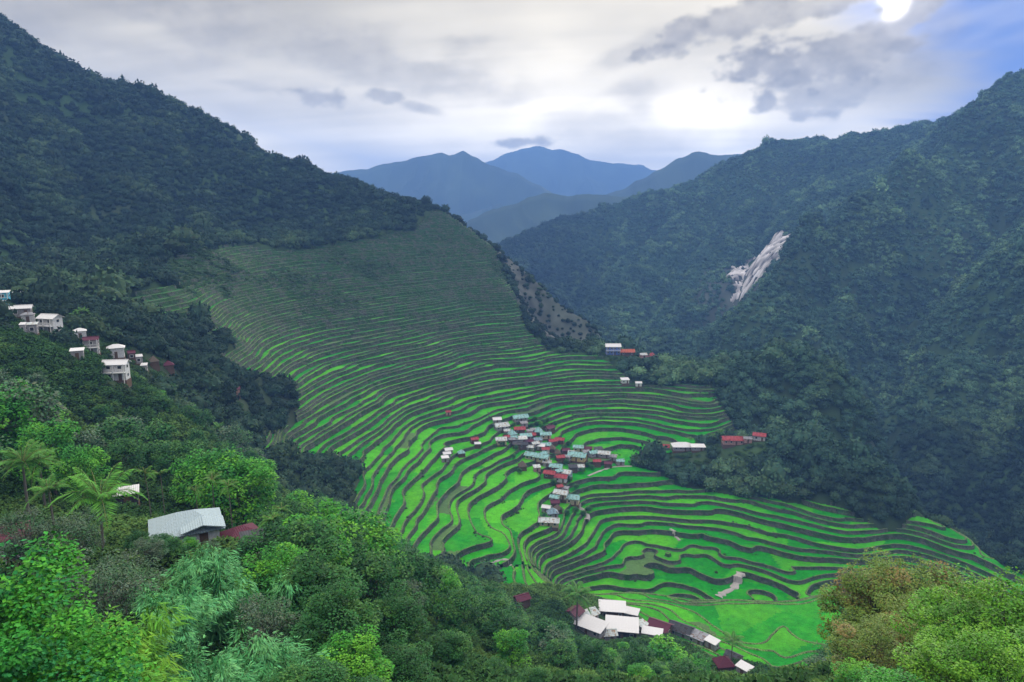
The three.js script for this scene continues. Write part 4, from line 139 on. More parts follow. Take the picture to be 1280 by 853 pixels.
function sheet(name, x0, x1, z0, z1, S, keep) {
  const nx = Math.round((x1 - x0) / S), nz = Math.round((z1 - z0) / S), pos = [], col = [], idx = [], id = new Int32Array((nx + 1) * (nz + 1)).fill(-1), c = new THREE.Color();
  const H = new Float32Array((nx + 1) * (nz + 1)); for (let j = 0; j <= nz; j++) for (let i = 0; i <= nx; i++) H[j * (nx + 1) + i] = ground(x0 + i * S, z0 + j * S);
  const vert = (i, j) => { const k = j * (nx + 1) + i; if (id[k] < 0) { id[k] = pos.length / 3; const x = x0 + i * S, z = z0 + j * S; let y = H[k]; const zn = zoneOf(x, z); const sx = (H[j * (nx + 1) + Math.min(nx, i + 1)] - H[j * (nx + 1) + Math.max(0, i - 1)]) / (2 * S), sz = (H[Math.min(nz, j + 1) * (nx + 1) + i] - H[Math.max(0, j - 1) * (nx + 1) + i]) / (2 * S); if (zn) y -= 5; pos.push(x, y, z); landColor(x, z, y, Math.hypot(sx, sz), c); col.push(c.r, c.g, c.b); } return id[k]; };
  for (let j = 0; j < nz; j++) for (let i = 0; i < nx; i++) {
    const x = x0 + (i + 0.5) * S, z = z0 + (j + 0.5) * S; if (!keep(x, z, Math.hypot(x, z))) continue;
    const a = vert(i, j), b = vert(i + 1, j), d = vert(i, j + 1), e = vert(i + 1, j + 1); idx.push(a, d, b, b, d, e);
  }
  const g = new THREE.BufferGeometry(); g.setAttribute('position', new THREE.Float32BufferAttribute(pos, 3)); g.setAttribute('color', new THREE.Float32BufferAttribute(col, 3)); g.setIndex(idx); g.computeVertexNormals();
  return structure(new THREE.Mesh(g, landMat), name);
}
const wedge = (x, z) => Math.abs(x) < 1.02 * -z + 60;
sheet('hillside', -260, 300, -260, 20, 3.5, (x, z, r) => wedge(x, z) && r < 235);
sheet('valley_ground', -800, 860, -860, -120, 5, (x, z, r) => wedge(x, z) && r >= 228 && r < 790);
sheet('mountain_slopes', -1230, 1600, -1900, -440, 12, (x, z, r) => wedge(x, z) && r >= 775 && r < 1880);

// ---------------------------------------------------------------- rice terraces
function grainTexture(N, fn) { const d = new Uint8Array(N * N * 4); for (let j = 0; j < N; j++) for (let i = 0; i < N; i++) { const v = clamp(fn(i, j), 0, 1) * 255; d.set([v, v, v, 255], (j * N + i) * 4); } const t = new THREE.DataTexture(d, N, N); t.wrapS = t.wrapT = THREE.MirroredRepeatWrapping; t.magFilter = THREE.LinearFilter; t.needsUpdate = true; return t; }
// tufts of rice about a hand apart, seen from far as a soft mottling; rough dry-stone with weeds in the joints
const tufts = grainTexture(512, (i, j) => 0.80 + 0.22 * noise(i / 2, j / 2, 801) + 0.16 * fbm(i / 14, j / 14, 3, 803)); tufts.repeat.set(1 / 48, 1 / 48);
const stones = grainTexture(512, (i, j) => { let d1 = 9, d2 = 9, id = 0; const u = i / 9, v = j / 7, iu = Math.floor(u), iv = Math.floor(v); for (let a = -1; a < 2; a++) for (let b = -1; b < 2; b++) { const q = Math.hypot(iu + a + hash3(iu + a, iv + b, 1) - u, iv + b + hash3(iu + a, iv + b, 2) - v); if (q < d1) { d2 = d1; d1 = q; id = hash3(iu + a, iv + b, 3); } else if (q < d2) d2 = q; } return (0.45 + 0.55 * id) * sstep(0.02, 0.16, d2 - d1) + 0.12; }); stones.repeat.set(1 / 24, 1 / 24);
const wallMat = std({ vertexColors: true, map: stones, bumpMap: stones, bumpScale: 0.12 }), riceMat = std({ vertexColors: true, roughness: 0.8, map: tufts, bumpMap: tufts, bumpScale: 0.2 });
function levelsFor(step, seed) { const L = [-25]; const r = rng(seed); while (L[L.length - 1] < 200) L.push(L[L.length - 1] + step * (0.6 + 0.8 * r()) * (L[L.length - 1] > 88 ? 0.88 : 1)); return L; }
const LEVELS = { 1: levelsFor(1.68, 5), 2: levelsFor(1.5, 9) };
const levelIndex = (L, h) => { let a = 0, b = L.length - 1; while (b - a > 1) { const m = (a + b) >> 1; if (L[m] <= h) a = m; else b = m; } return a; };
function surface(x, z) { const zn = zoneOf(x, z), h = ground(x, z); return zn ? LEVELS[zn][levelIndex(LEVELS[zn], h)] : h; }
// which field of a terrace a spot belongs to: terraces are cut across by low bunds
function fieldCell(x, z, k) { let best = 1e9, id = 0; const S = 26, u = x / S + hash3(k, 3, 7) * 9, v = z / S + hash3(k, 5, 7) * 9, iu = Math.floor(u), iv = Math.floor(v); for (let a = -1; a < 2; a++) for (let b = -1; b < 2; b++) { const px = iu + a + hash3(iu + a, iv + b, 1), py = iv + b + hash3(iu + a, iv + b, 2), d = (px - u) ** 2 + (py - v) ** 2; if (d < best) { best = d; id = Math.floor(hash3(iu + a, iv + b, 3) * 1e6); } } return id; }
const terraces = new THREE.Group(); structure(terraces, 'rice_terraces');
function buildTerraces(zone, x0, x1, z0, z1, S) {
  const L = LEVELS[zone], nx = Math.round((x1 - x0) / S), nz = Math.round((z1 - z0) / S), W = nx + 1;
  const H = new Float32Array(W * (nz + 1)).fill(NaN), IN = new Uint8Array(W * (nz + 1));
  for (let j = 0; j <= nz; j++) for (let i = 0; i <= nx; i++) { const x = x0 + i * S, z = z0 + j * S; if (zoneOf(x, z) === zone) IN[j * W + i] = 1; }
  const hAt = (i, j) => { const k = j * W + i; if (Number.isNaN(H[k])) H[k] = ground(x0 + i * S, z0 + j * S); return H[k]; };
  const gAt = (i, j) => { const a = clamp(i, 1, nx - 1), b = clamp(j, 1, nz - 1); let gx = hAt(a + 1, b) - hAt(a - 1, b), gz = hAt(a, b + 1) - hAt(a, b - 1); const l = Math.hypot(gx, gz) || 1; return [gx / l, gz / l]; };
  const treads = [], walls = [], parent = [], find = (a) => { while (parent[a] !== a) a = parent[a] = parent[parent[a]]; return a; }, joint = new Map();
  const wparent = [], wfind = (a) => { while (wparent[a] !== a) a = wparent[a] = wparent[wparent[a]]; return a; }, wjoint = new Map();
  const edgeKey = (p, q) => { const a = p[4], b = q[4]; return a < b ? a * 4000037 + b : b * 4000037 + a; };
  const tri = (p, q, r) => {   // points [x, z, h, grad, gridIndex]
    const lo = Math.min(p[2], q[2], r[2]), hi = Math.max(p[2], q[2], r[2]), k0 = levelIndex(L, lo), k1 = levelIndex(L, hi);
    for (let k = k0; k <= k1; k++) {
      let poly = [p, q, r];
      const cut = (lim, keepAbove) => { const o = []; for (let i = 0; i < poly.length; i++) { const a = poly[i], b = poly[(i + 1) % poly.length], ia = keepAbove ? a[2] >= lim : a[2] < lim, ib = keepAbove ? b[2] >= lim : b[2] < lim; if (ia) o.push(a); if (ia !== ib) { const t = (lim - a[2]) / (b[2] - a[2]); o.push([mix(a[0], b[0], t), mix(a[1], b[1], t), lim, null]); } } poly = o; };
      if (lo < L[k]) cut(L[k], true); if (hi >= L[k + 1]) cut(L[k + 1], false);
      if (poly.length < 3) continue;
      const cx = (p[0] + q[0] + r[0]) / 3, cz = (p[1] + q[1] + r[1]) / 3, cell = fieldCell(cx, cz, k), id = treads.length;
      treads.push({ k, poly, cell }); parent.push(id);
      for (const [a, b] of [[p, q], [q, r], [r, p]]) { if (Math.max(a[2], b[2]) < L[k] || Math.min(a[2], b[2]) >= L[k + 1]) continue; const key = edgeKey(a, b) + ':' + k, o = joint.get(key); if (o === undefined) joint.set(key, id); else { if (treads[o].cell === cell) parent[find(id)] = find(o); else treads[id].rim = treads[o].rim = true; joint.delete(key); } }
    }
    for (let k = k0 + 1; k <= k1; k++) {
      const lim = L[k], pts = [], keys = [];
      for (const [a, b] of [[p, q], [q, r], [r, p]]) if ((a[2] >= lim) !== (b[2] >= lim)) { const t = (lim - a[2]) / (b[2] - a[2]), gx = mix(a[3][0], b[3][0], t), gz = mix(a[3][1], b[3][1], t), l = Math.hypot(gx, gz) || 1; pts.push([mix(a[0], b[0], t), mix(a[1], b[1], t), gx / l, gz / l]); keys.push(edgeKey(a, b) + ':' + k); }
      if (pts.length === 2) { const id = walls.length; walls.push({ k, a: pts[0], b: pts[1] }); wparent.push(id); for (const key of keys) { const o = wjoint.get(key); if (o === undefined) wjoint.set(key, id); else wparent[wfind(id)] = wfind(o); } }
    }
  };
  const P = (i, j) => [x0 + i * S, z0 + j * S, hAt(i, j), gAt(i, j), j * W + i];
  for (let j = 0; j < nz; j++) for (let i = 0; i < nx; i++) {
    const o = j * W + i; if (!(IN[o] && IN[o + 1] && IN[o + W] && IN[o + W + 1])) continue;
    const a = P(i, j), b = P(i + 1, j), c = P(i, j + 1), d = P(i + 1, j + 1);
    if ((i + j) & 1) { tri(a, c, b); tri(b, c, d); } else { tri(a, c, d); tri(a, d, b); }
  }
  // fields
  const fields = new Map(), runs = new Map();
  treads.forEach((t, i) => { const f = find(i); if (!fields.has(f)) fields.set(f, []); fields.get(f).push(t); });
  walls.forEach((t, i) => { const f = wfind(i); if (!runs.has(f)) runs.set(f, []); runs.get(f).push(t); });
  return { L, fields: [...fields.values()], runs: [...runs.values()], zone };
}
const fieldGeos = [], wallGeos = [];
const c0 = new THREE.Color();
for (const T of [buildTerraces(1, -300, 330, -690, -220, 1.25), buildTerraces(2, -60, 270, -300, -150, 1.25)]) {
  for (const f of T.fields) {
    const k = f[0].k, y = T.L[k], pos = [], col = [], uv = []; let area = 0, mx = 0, mz = 0, n = 0;
    for (const { poly } of f) { for (const p of poly) { mx += p[0]; mz += p[1]; n++; } }
    mx /= n; mz /= n;
    const h1 = hash3(f[0].cell, k, 17), h2 = hash3(f[0].cell, k, 19);
    const fallowLine = 180 - 90 - 0.2 * mx, fl = T.zone === 2 ? 0 : sstep(-8, 20, y - fallowLine + (h1 - 0.5) * 26);
    for (const { poly } of f) {
      for (let i = 1; i < poly.length - 1; i++) for (const p of [poly[0], poly[i + 1], poly[i]]) {
        pos.push(p[0], y, p[1]); uv.push(p[0], p[1]);
        const m = fbm(p[0] / 5, p[1] / 5, 3, 201), q = fbm(p[0] / 1.7, p[1] / 1.7, 2, 207);
        const yel = clamp(0.36 + 0.22 * Math.exp(-(((mx - 0) / 65) ** 2) - ((mz + 335) / 70) ** 2) - 0.2 * sstep(60, 110, mx) + 1.15 * (h2 - 0.5) + 0.35 * m, 0, 1);
        let r = mix(0.004, 0.085, yel) + 0.01 * q, g = mix(0.25, 0.43, yel) + 0.06 * q + 0.06 * (h1 - 0.5), b = 0.008 + 0.006 * q; const mud = h1 * 31 % 1 < 0.04 ? 0.75 : 0; r = mix(r, 0.10, mud); g = mix(g, 0.12, mud); b = mix(b, 0.07, mud);
        r = mix(r, 0.045 + 0.02 * m, fl); g = mix(g, 0.125 + 0.09 * h2 + 0.03 * m, fl); b = mix(b, 0.045 + 0.02 * m, fl);
        col.push(Math.max(r, 0.005), Math.max(g, 0.01), Math.max(b, 0.006));
      }
    }
    const a = pos; for (let i = 0; i < a.length; i += 9) area += Math.abs((a[i + 3] - a[i]) * (a[i + 8] - a[i + 2]) - (a[i + 6] - a[i]) * (a[i + 5] - a[i + 2])) / 2;
    fieldGeos.push({ pos, col, uv, size: area / (mx * mx + mz * mz) });
  }
  for (const run of T.runs) {
    const k = run[0].k, y1 = T.L[k], y0 = T.L[k - 1] - 0.05, pos = [], col = [], uv = []; let len = 0, d2 = 1;
    for (const s of run) {
      let { a, b } = s; if ((b[0] - a[0]) * a[3] - (b[1] - a[1]) * a[2] > 0) [a, b] = [b, a];
      len += Math.hypot(a[0] - b[0], a[1] - b[1]); d2 = a[0] * a[0] + a[1] * a[1];
      const jog = (p) => 0.18 * noise(p[0] / 1.3, p[1] / 1.3, 5), lip = 0.22;
      const prof = (p) => { const j = jog(p), n = 0.12 * noise(p[0] / 2.2, p[1] / 2.2, 8); return [[p[0] - p[2] * (0.55 + j), y0, p[1] - p[3] * (0.55 + j)], [p[0] - p[2] * (0.2 - j), mix(y0, y1, 0.5), p[1] - p[3] * (0.2 - j)], [p[0] - p[2] * 0.05, y1 + lip + n, p[1] - p[3] * 0.05], [p[0] + p[2] * 0.45, y1 + lip + n, p[1] + p[3] * 0.45], [p[0] + p[2] * 0.7, y1 - 0.02, p[1] + p[3] * 0.7]]; };
      const A = prof(a), B = prof(b);
      for (let q = 0; q < 4; q++) {
        for (const [v, lev] of [[A[q], q], [B[q], q], [A[q + 1], q + 1], [B[q], q], [B[q + 1], q + 1], [A[q + 1], q + 1]]) {
          pos.push(...v); uv.push((v[0] * -s.a[3] + v[2] * s.a[2]) , v[1] + lev * 0.3);
          const n = fbm(v[0] / 3.1, v[2] / 3.1, 3, 301 + lev), m = noise(v[0] / 1.1, v[2] / 1.1, 311 + lev), wet = sstep(-0.1, 0.4, n + 0.25 * sstep(-5, 20, y1 - (83 - 0.2 * v[0])));
          if (q >= 2) { const gy = sstep(-0.3, 0.3, n); col.push(mix(0.12, 0.16, gy), mix(0.15, 0.30, gy), 0.08); }
          else col.push(mix(0.12 + 0.04 * m, 0.05, wet), mix(0.135 + 0.04 * m, 0.13 + 0.03 * m, wet), mix(0.11 + 0.04 * m, 0.042, wet));
        }
      }
    }
    wallGeos.push({ pos, col, uv, size: len / Math.sqrt(d2) });
  }
}
function emit(list, name, mat, most) {
  list.sort((a, b) => b.size - a.size);
  const make = (parts, nm, kind) => {
    const tot = parts.reduce((s, p) => s + p.pos.length, 0), pos = new Float32Array(tot), col = new Float32Array(tot), uv = parts[0].uv && new Float32Array(tot / 3 * 2); let o = 0;
    for (const p of parts) { pos.set(p.pos, o); col.set(p.col, o); if (uv) uv.set(p.uv, o / 3 * 2); o += p.pos.length; }
    const g = new THREE.BufferGeometry(); g.setAttribute('position', new THREE.BufferAttribute(pos, 3)); g.setAttribute('color', new THREE.BufferAttribute(col, 3)); if (uv) g.setAttribute('uv', new THREE.BufferAttribute(uv, 2)); g.computeVertexNormals();
    const m = structure(new THREE.Mesh(g, mat), nm, terraces); if (kind) m.userData.kind = kind; return m;
  };
  list.slice(0, most).forEach((p, i) => make([p], name));
  if (list.length > most) make(list.slice(most), name + '_remainder', 'stuff');
  console.log(name, list.length, list.reduce((s, p) => s + p.pos.length / 9, 0) | 0, 'tris');
}
emit(fieldGeos, 'paddy_field', riceMat, 300);
emit(wallGeos, 'terrace_wall', wallMat, 300);

// ---------------------------------------------------------------- far ranges
for (const [name, deep, crest] of RANGES) {
  const N = 340, M = 80, pos = [], col = [], idx = [], cum = [0];
  for (let i = 1; i < crest.length; i++) cum.push(cum[i - 1] + Math.hypot(crest[i][0] - crest[i - 1][0], crest[i][2] - crest[i - 1][2]));
  for (let i = 0; i <= N; i++) {
    const s = i / N * cum[cum.length - 1]; let k = 1; while (k < crest.length - 1 && cum[k] < s) k++;
    const t = (s - cum[k - 1]) / (cum[k] - cum[k - 1]), tt = mix(t, fade(t), 0.45), x = mix(crest[k - 1][0], crest[k][0], t), z = mix(crest[k - 1][2], crest[k][2], t), y = mix(crest[k - 1][1], crest[k][1], tt) + 0.006 * deep * fbm(s / (deep * 0.06), 3, 3, 401);
    for (let j = 0; j <= M; j++) {
      const q = j / M * 2 - 1, a = Math.abs(q), zz = z - q * deep * 1.5;   // q = -1 faces the valley
      const spurs = (ridged((s + 0.35 * deep * fbm(zz / deep, s / deep, 2, 405)) / (deep * 0.55), q * 0.9, 411) - 0.6) * deep * 0.24 * Math.min(1, a * 3) * (1 - a * 0.5);
      const yy = mix(y, -250, Math.pow(a, 0.85)) + spurs + 0.035 * deep * Math.min(1, a * 4) * fbm(s / (deep * 0.12), zz / (deep * 0.12), 3, 421);
      pos.push(x, yy, zz);
      const n = fbm(s / 90, zz / 90, 4, 431); col.push(0.05 + 0.02 * n, 0.075 + 0.03 * n, 0.045 + 0.015 * n);
    }
  }
  for (let i = 0; i < N; i++) for (let j = 0; j < M; j++) { const a = i * (M + 1) + j, b = a + M + 1; idx.push(a, a + 1, b, b, a + 1, b + 1); }
  const g = new THREE.BufferGeometry(); g.setAttribute('position', new THREE.Float32BufferAttribute(pos, 3)); g.setAttribute('color', new THREE.Float32BufferAttribute(col, 3)); g.setIndex(idx); g.computeVertexNormals();
  structure(new THREE.Mesh(g, landMat), name);
}

// ---------------------------------------------------------------- leaf and branch building
class Bag {
  constructor() { this.pos = []; this.col = []; }
  tri(a, b, c, k) { this.pos.push(a[0], a[1], a[2], b[0], b[1], b[2], c[0], c[1], c[2]); for (let i = 0; i < 3; i++) this.col.push(k[0], k[1], k[2]); }
  leaf(p, d, n, L, Wd, k, fold = 0.25) {
    const s = [d[1] * n[2] - d[2] * n[1], d[2] * n[0] - d[0] * n[2], d[0] * n[1] - d[1] * n[0]], l = Math.hypot(...s) || 1, w = Wd / l, m = L * 0.48, f = Wd * fold;
    const a = [p[0] + d[0] * m + s[0] * w + n[0] * f, p[1] + d[1] * m + s[1] * w + n[1] * f, p[2] + d[2] * m + s[2] * w + n[2] * f], b = [p[0] + d[0] * m - s[0] * w + n[0] * f, p[1] + d[1] * m - s[1] * w + n[1] * f, p[2] + d[2] * m - s[2] * w + n[2] * f], t = [p[0] + d[0] * L, p[1] + d[1] * L, p[2] + d[2] * L];
    this.tri(p, a, t, k); this.tri(p, t, b, k);
  }
  tube(pts, r0, r1, k, sides = 5) {
    const ring = (i) => { const p = pts[i], q = pts[Math.min(i + 1, pts.length - 1)], o = pts[Math.max(i - 1, 0)], d = [q[0] - o[0], q[1] - o[1], q[2] - o[2]], l = Math.hypot(...d) || 1; d[0] /= l; d[1] /= l; d[2] /= l; const u = Math.abs(d[1]) < 0.9 ? [d[2], 0, -d[0]] : [1, 0, 0], v0 = [d[1] * u[2] - d[2] * u[1], d[2] * u[0] - d[0] * u[2], d[0] * u[1] - d[1] * u[0]], lu = Math.hypot(...u), lv = Math.hypot(...v0) || 1, r = mix(r0, r1, i / (pts.length - 1)); return Array.from({ length: sides }, (_, j) => { const t = j / sides * 6.2832, c = Math.cos(t) * r / lu, s = Math.sin(t) * r / lv; return [p[0] + u[0] * c + v0[0] * s, p[1] + u[1] * c + v0[1] * s, p[2] + u[2] * c + v0[2] * s]; }); };
    let a = ring(0); for (let i = 1; i < pts.length; i++) { const b = ring(i); for (let j = 0; j < sides; j++) { const n = (j + 1) % sides; this.tri(a[j], b[j], a[n], k); this.tri(a[n], b[j], b[n], k); } a = b; }
  }
  geo() { const g = new THREE.BufferGeometry(); g.setAttribute('position', new THREE.Float32BufferAttribute(this.pos, 3)); g.setAttribute('color', new THREE.Float32BufferAttribute(this.col, 3)); g.computeVertexNormals(); return g; }
}
const unit = (a) => { const l = Math.hypot(...a) || 1; return [a[0] / l, a[1] / l, a[2] / l]; };
const ball = (R) => { for (;;) { const p = [R() * 2 - 1, R() * 2 - 1, R() * 2 - 1], d = p[0] * p[0] + p[1] * p[1] + p[2] * p[2]; if (d < 1 && d > 0.001) return p; } };
const shade = (c, R, v = 0.3) => { const k = 1 + (R() - 0.5) * 2 * v, y = (R() - 0.5) * 0.3; return [c[0] * k * (1 + y), c[1] * k, c[2] * k * (1 - y)]; };
const leafMat = new THREE.MeshPhysicalMaterial({ vertexColors: true, roughness: 0.62, side: THREE.DoubleSide, specularIntensity: 0.35 });
const barkMat = std({ vertexColors: true });
// a broad-leaved tree, 10 m tall: trunk with limbs reaching every clump of leaves
function broadleaf(seed, o) {
  const R = rng(seed), t = new Bag(), c = new Bag(), H = 10, base = o.base ?? 3.2, RH = (H - base) / 2, cy = base + RH, bark = o.bark ?? [0.10, 0.085, 0.07];
  const lean = [(R() - 0.5) * 0.9, (R() - 0.5) * 0.9], mid = [lean[0] * 0.5, H * 0.38, lean[1] * 0.5], top = [lean[0], H * 0.72, lean[1]];
  t.tube([[0, -1.2, 0], [lean[0] * 0.2, H * 0.18, lean[1] * 0.15], mid, top], 0.24, 0.07, bark, 7);
  for (let i = 0; i < o.clumps; i++) {
    let p; do p = ball(R); while (Math.hypot(...p) < (o.hollow ?? 0.5) || p[1] < -0.75);
    const wob = 1 + 0.28 * noise(p[0] * 2 + seed, p[2] * 2 + p[1] * 2, seed), q = [lean[0] + p[0] * o.R * wob, cy + p[1] * RH * wob, lean[1] + p[2] * o.R * wob], cr = o.clumpR * (0.7 + 0.6 * R());
    const f = 0.35 + 0.5 * R(), from = f < 0.6 ? [mix(0, mid[0], f / 0.6), mix(0, mid[1], f / 0.6), mix(0, mid[2], f / 0.6)] : [mix(mid[0], top[0], (f - 0.6) / 0.4), mix(mid[1], top[1], (f - 0.6) / 0.4), mix(mid[2], top[2], (f - 0.6) / 0.4)];
    if (i < (o.limbs ?? 26)) t.tube([from, [mix(from[0], q[0], 0.5), mix(from[1], q[1], 0.42), mix(from[2], q[2], 0.5)], q], 0.075, 0.018, bark, 4);
    const tone = o.cols[Math.floor(R() * o.cols.length)];
    for (let j = 0; j < o.per; j++) {
      const b = ball(R), l = Math.hypot(...b), s = cr * Math.pow(l, 0.45) / l, at = [q[0] + b[0] * s, q[1] + b[1] * s * 0.72, q[2] + b[2] * s];
      const d = unit([b[0] + (R() - 0.5) * 1.2, b[1] * 0.5 - (o.droop ?? 0.25) + (R() - 0.5) * 0.7, b[2] + (R() - 0.5) * 1.2]), n = unit([b[0] * 0.6 + (R() - 0.5) * 1.2, 0.9 + R() * 0.4, b[2] * 0.6 + (R() - 0.5) * 1.2]);
      c.leaf(at, d, n, o.L * (0.7 + 0.6 * R()), o.W * (0.7 + 0.6 * R()), shade(tone, R, o.vary ?? 0.3));
    }
  }
  return { trunk: t.geo(), crown: c.geo() };
}
function bamboo(seed, cols, culms = 26, per = 150) {
  const R = rng(seed), t = new Bag(), c = new Bag();
  for (let i = 0; i < culms; i++) {
    const a = R() * 6.283, b0 = [Math.cos(a) * R() * 0.5, -0.8, Math.sin(a) * R() * 0.5], out = 1.0 + R() * 2.4, h = 6.5 + R() * 3.5, pts = [];
    for (let k = 0; k <= 7; k++) { const u = k / 7; pts.push([b0[0] + Math.cos(a) * out * u * u * (0.6 + 0.4 * u), -0.8 + (h + 0.8) * (u - 0.28 * u * u * u * (out / 3.4)), b0[2] + Math.sin(a) * out * u * u * (0.6 + 0.4 * u)]); }
    t.tube(pts, 0.045, 0.012, [0.12, 0.17, 0.05], 5);
    const tone = cols[Math.floor(R() * cols.length)];
    for (let j = 0; j < per; j++) {
      const u = 0.22 + 0.78 * Math.pow(R(), 0.75), k = Math.min(6, Math.floor(u * 7)), f = u * 7 - k, p = [0, 1, 2].map((x) => mix(pts[k][x], pts[k + 1][x], f)), w = ball(R), sp = 0.75;
      const at = [p[0] + w[0] * sp, p[1] + w[1] * sp * 0.8, p[2] + w[2] * sp], d = unit([w[0] + Math.cos(a) * 0.5, -0.15 - R() * 0.8, w[2] + Math.sin(a) * 0.5]), n = unit([w[0] * 0.5, 1, w[2] * 0.5]);
      for (let m = 0; m < 2; m++) c.leaf([at[0] + (R() - 0.5) * 0.2, at[1] + (R() - 0.5) * 0.2, at[2] + (R() - 0.5) * 0.2], unit([d[0] + (R() - 0.5) * 0.9, d[1] + (R() - 0.5) * 0.5, d[2] + (R() - 0.5) * 0.9]), n, 0.42 + 0.3 * R(), 0.05, shade(tone, R, 0.3));
    }
  }
  return { trunk: t.geo(), crown: c.geo() };
}
function frondGeo(seed, len, lift, droop, col, leaflets = 34) {
  const R = rng(seed), b = new Bag(), pts = [];
  for (let k = 0; k <= 10; k++) { const u = k / 10; pts.push([len * u * (1 - 0.12 * u), lift * len * u - droop * len * u * u, 0]); }
  b.tube(pts, 0.045, 0.01, [0.16, 0.19, 0.06], 4);
  for (let j = 0; j < leaflets; j++) for (const s of [-1, 1]) {
    const u = 0.12 + 0.88 * j / leaflets, k = Math.min(9, Math.floor(u * 10)), f = u * 10 - k, p = [0, 1, 2].map((x) => mix(pts[k][x], pts[k + 1][x], f)), L = len * 0.30 * Math.sin(Math.PI * Math.min(0.96, 0.18 + u * 0.8));
    b.leaf(p, unit([0.75, -0.25 - 0.45 * R(), s * 1.1]), [0, 1, 0], L * (0.85 + 0.3 * R()), 0.055, shade(col, R, 0.25), 0.1);
  }
  return b.geo();
}
const part = (name, geo, mat, parent) => { const m = new THREE.Mesh(geo, mat); m.name = name; m.castShadow = m.receiveShadow = true; parent.add(m); return m; };
const taken = {};
const numbered = (n) => { const k = taken[n] = (taken[n] ?? -1) + 1; return k ? n + '_' + String(k).padStart(3, '0') : n; };
function palmTree(seed, { trunkH, r0, r1, fronds, len, lift, droop, col }) {
  const R = rng(seed), g = new THREE.Group(), t = new Bag(), bend = (R() - 0.5) * 1.0, pts = [];
  for (let k = 0; k <= 6; k++) { const u = k / 6; pts.push([bend * u * u, -1 + (trunkH + 1) * u, 0]); }
  t.tube(pts, r0, r1, [0.13, 0.12, 0.105], 7); part('trunk', t.geo(), barkMat, g);
  const kinds = [0, 1, 2].map((k) => frondGeo(seed * 7 + k, len * (0.9 + 0.15 * k), lift + (1 - k) * 0.35, droop + k * 0.12, col));
  for (let i = 0; i < fronds; i++) { const f = part('frond', kinds[i % 3], leafMat, g); f.position.set(bend, trunkH, 0); f.rotation.set(0, i * 2.39996 + R() * 0.3, 0.1 + 0.75 * (R() - 0.35)); f.scale.setScalar(0.85 + 0.3 * R()); }
  return g;
}
const GREEN = { dark: [[0.016, 0.085, 0.02], [0.026, 0.125, 0.026], [0.055, 0.165, 0.03]], bright: [[0.045, 0.24, 0.02], [0.10, 0.32, 0.022], [0.03, 0.18, 0.025]], wispy: [[0.06, 0.125, 0.06], [0.09, 0.135, 0.085], [0.04, 0.12, 0.045]], bigleaf: [[0.014, 0.15, 0.03], [0.03, 0.22, 0.022], [0.06, 0.28, 0.02]], russet: [[0.15, 0.19, 0.03], [0.21, 0.16, 0.05], [0.08, 0.16, 0.02], [0.13, 0.21, 0.03], [0.10, 0.18, 0.025]], lime: [[0.09, 0.27, 0.015], [0.12, 0.30, 0.02], [0.06, 0.2, 0.015]], bamboo: [[0.08, 0.31, 0.10], [0.12, 0.38, 0.13], [0.05, 0.24, 0.07]], feather: [[0.13, 0.32, 0.02], [0.09, 0.28, 0.02]] };
function wrap(list) { return list.map((g) => { const o = new THREE.Group(); part('trunk', g.trunk, barkMat, o); part('crown', g.crown, leafMat, o); return o; }); }
const near = { R: 3.3, clumps: 62, per: 210, clumpR: 1.0, L: 0.25, W: 0.09 }, mid = { R: 3.5, clumps: 50, per: 54, clumpR: 1.1, L: 0.55, W: 0.2, limbs: 14 }, mid2 = { R: 3.4, clumps: 56, per: 105, clumpR: 1.0, L: 0.34, W: 0.125, limbs: 20 };
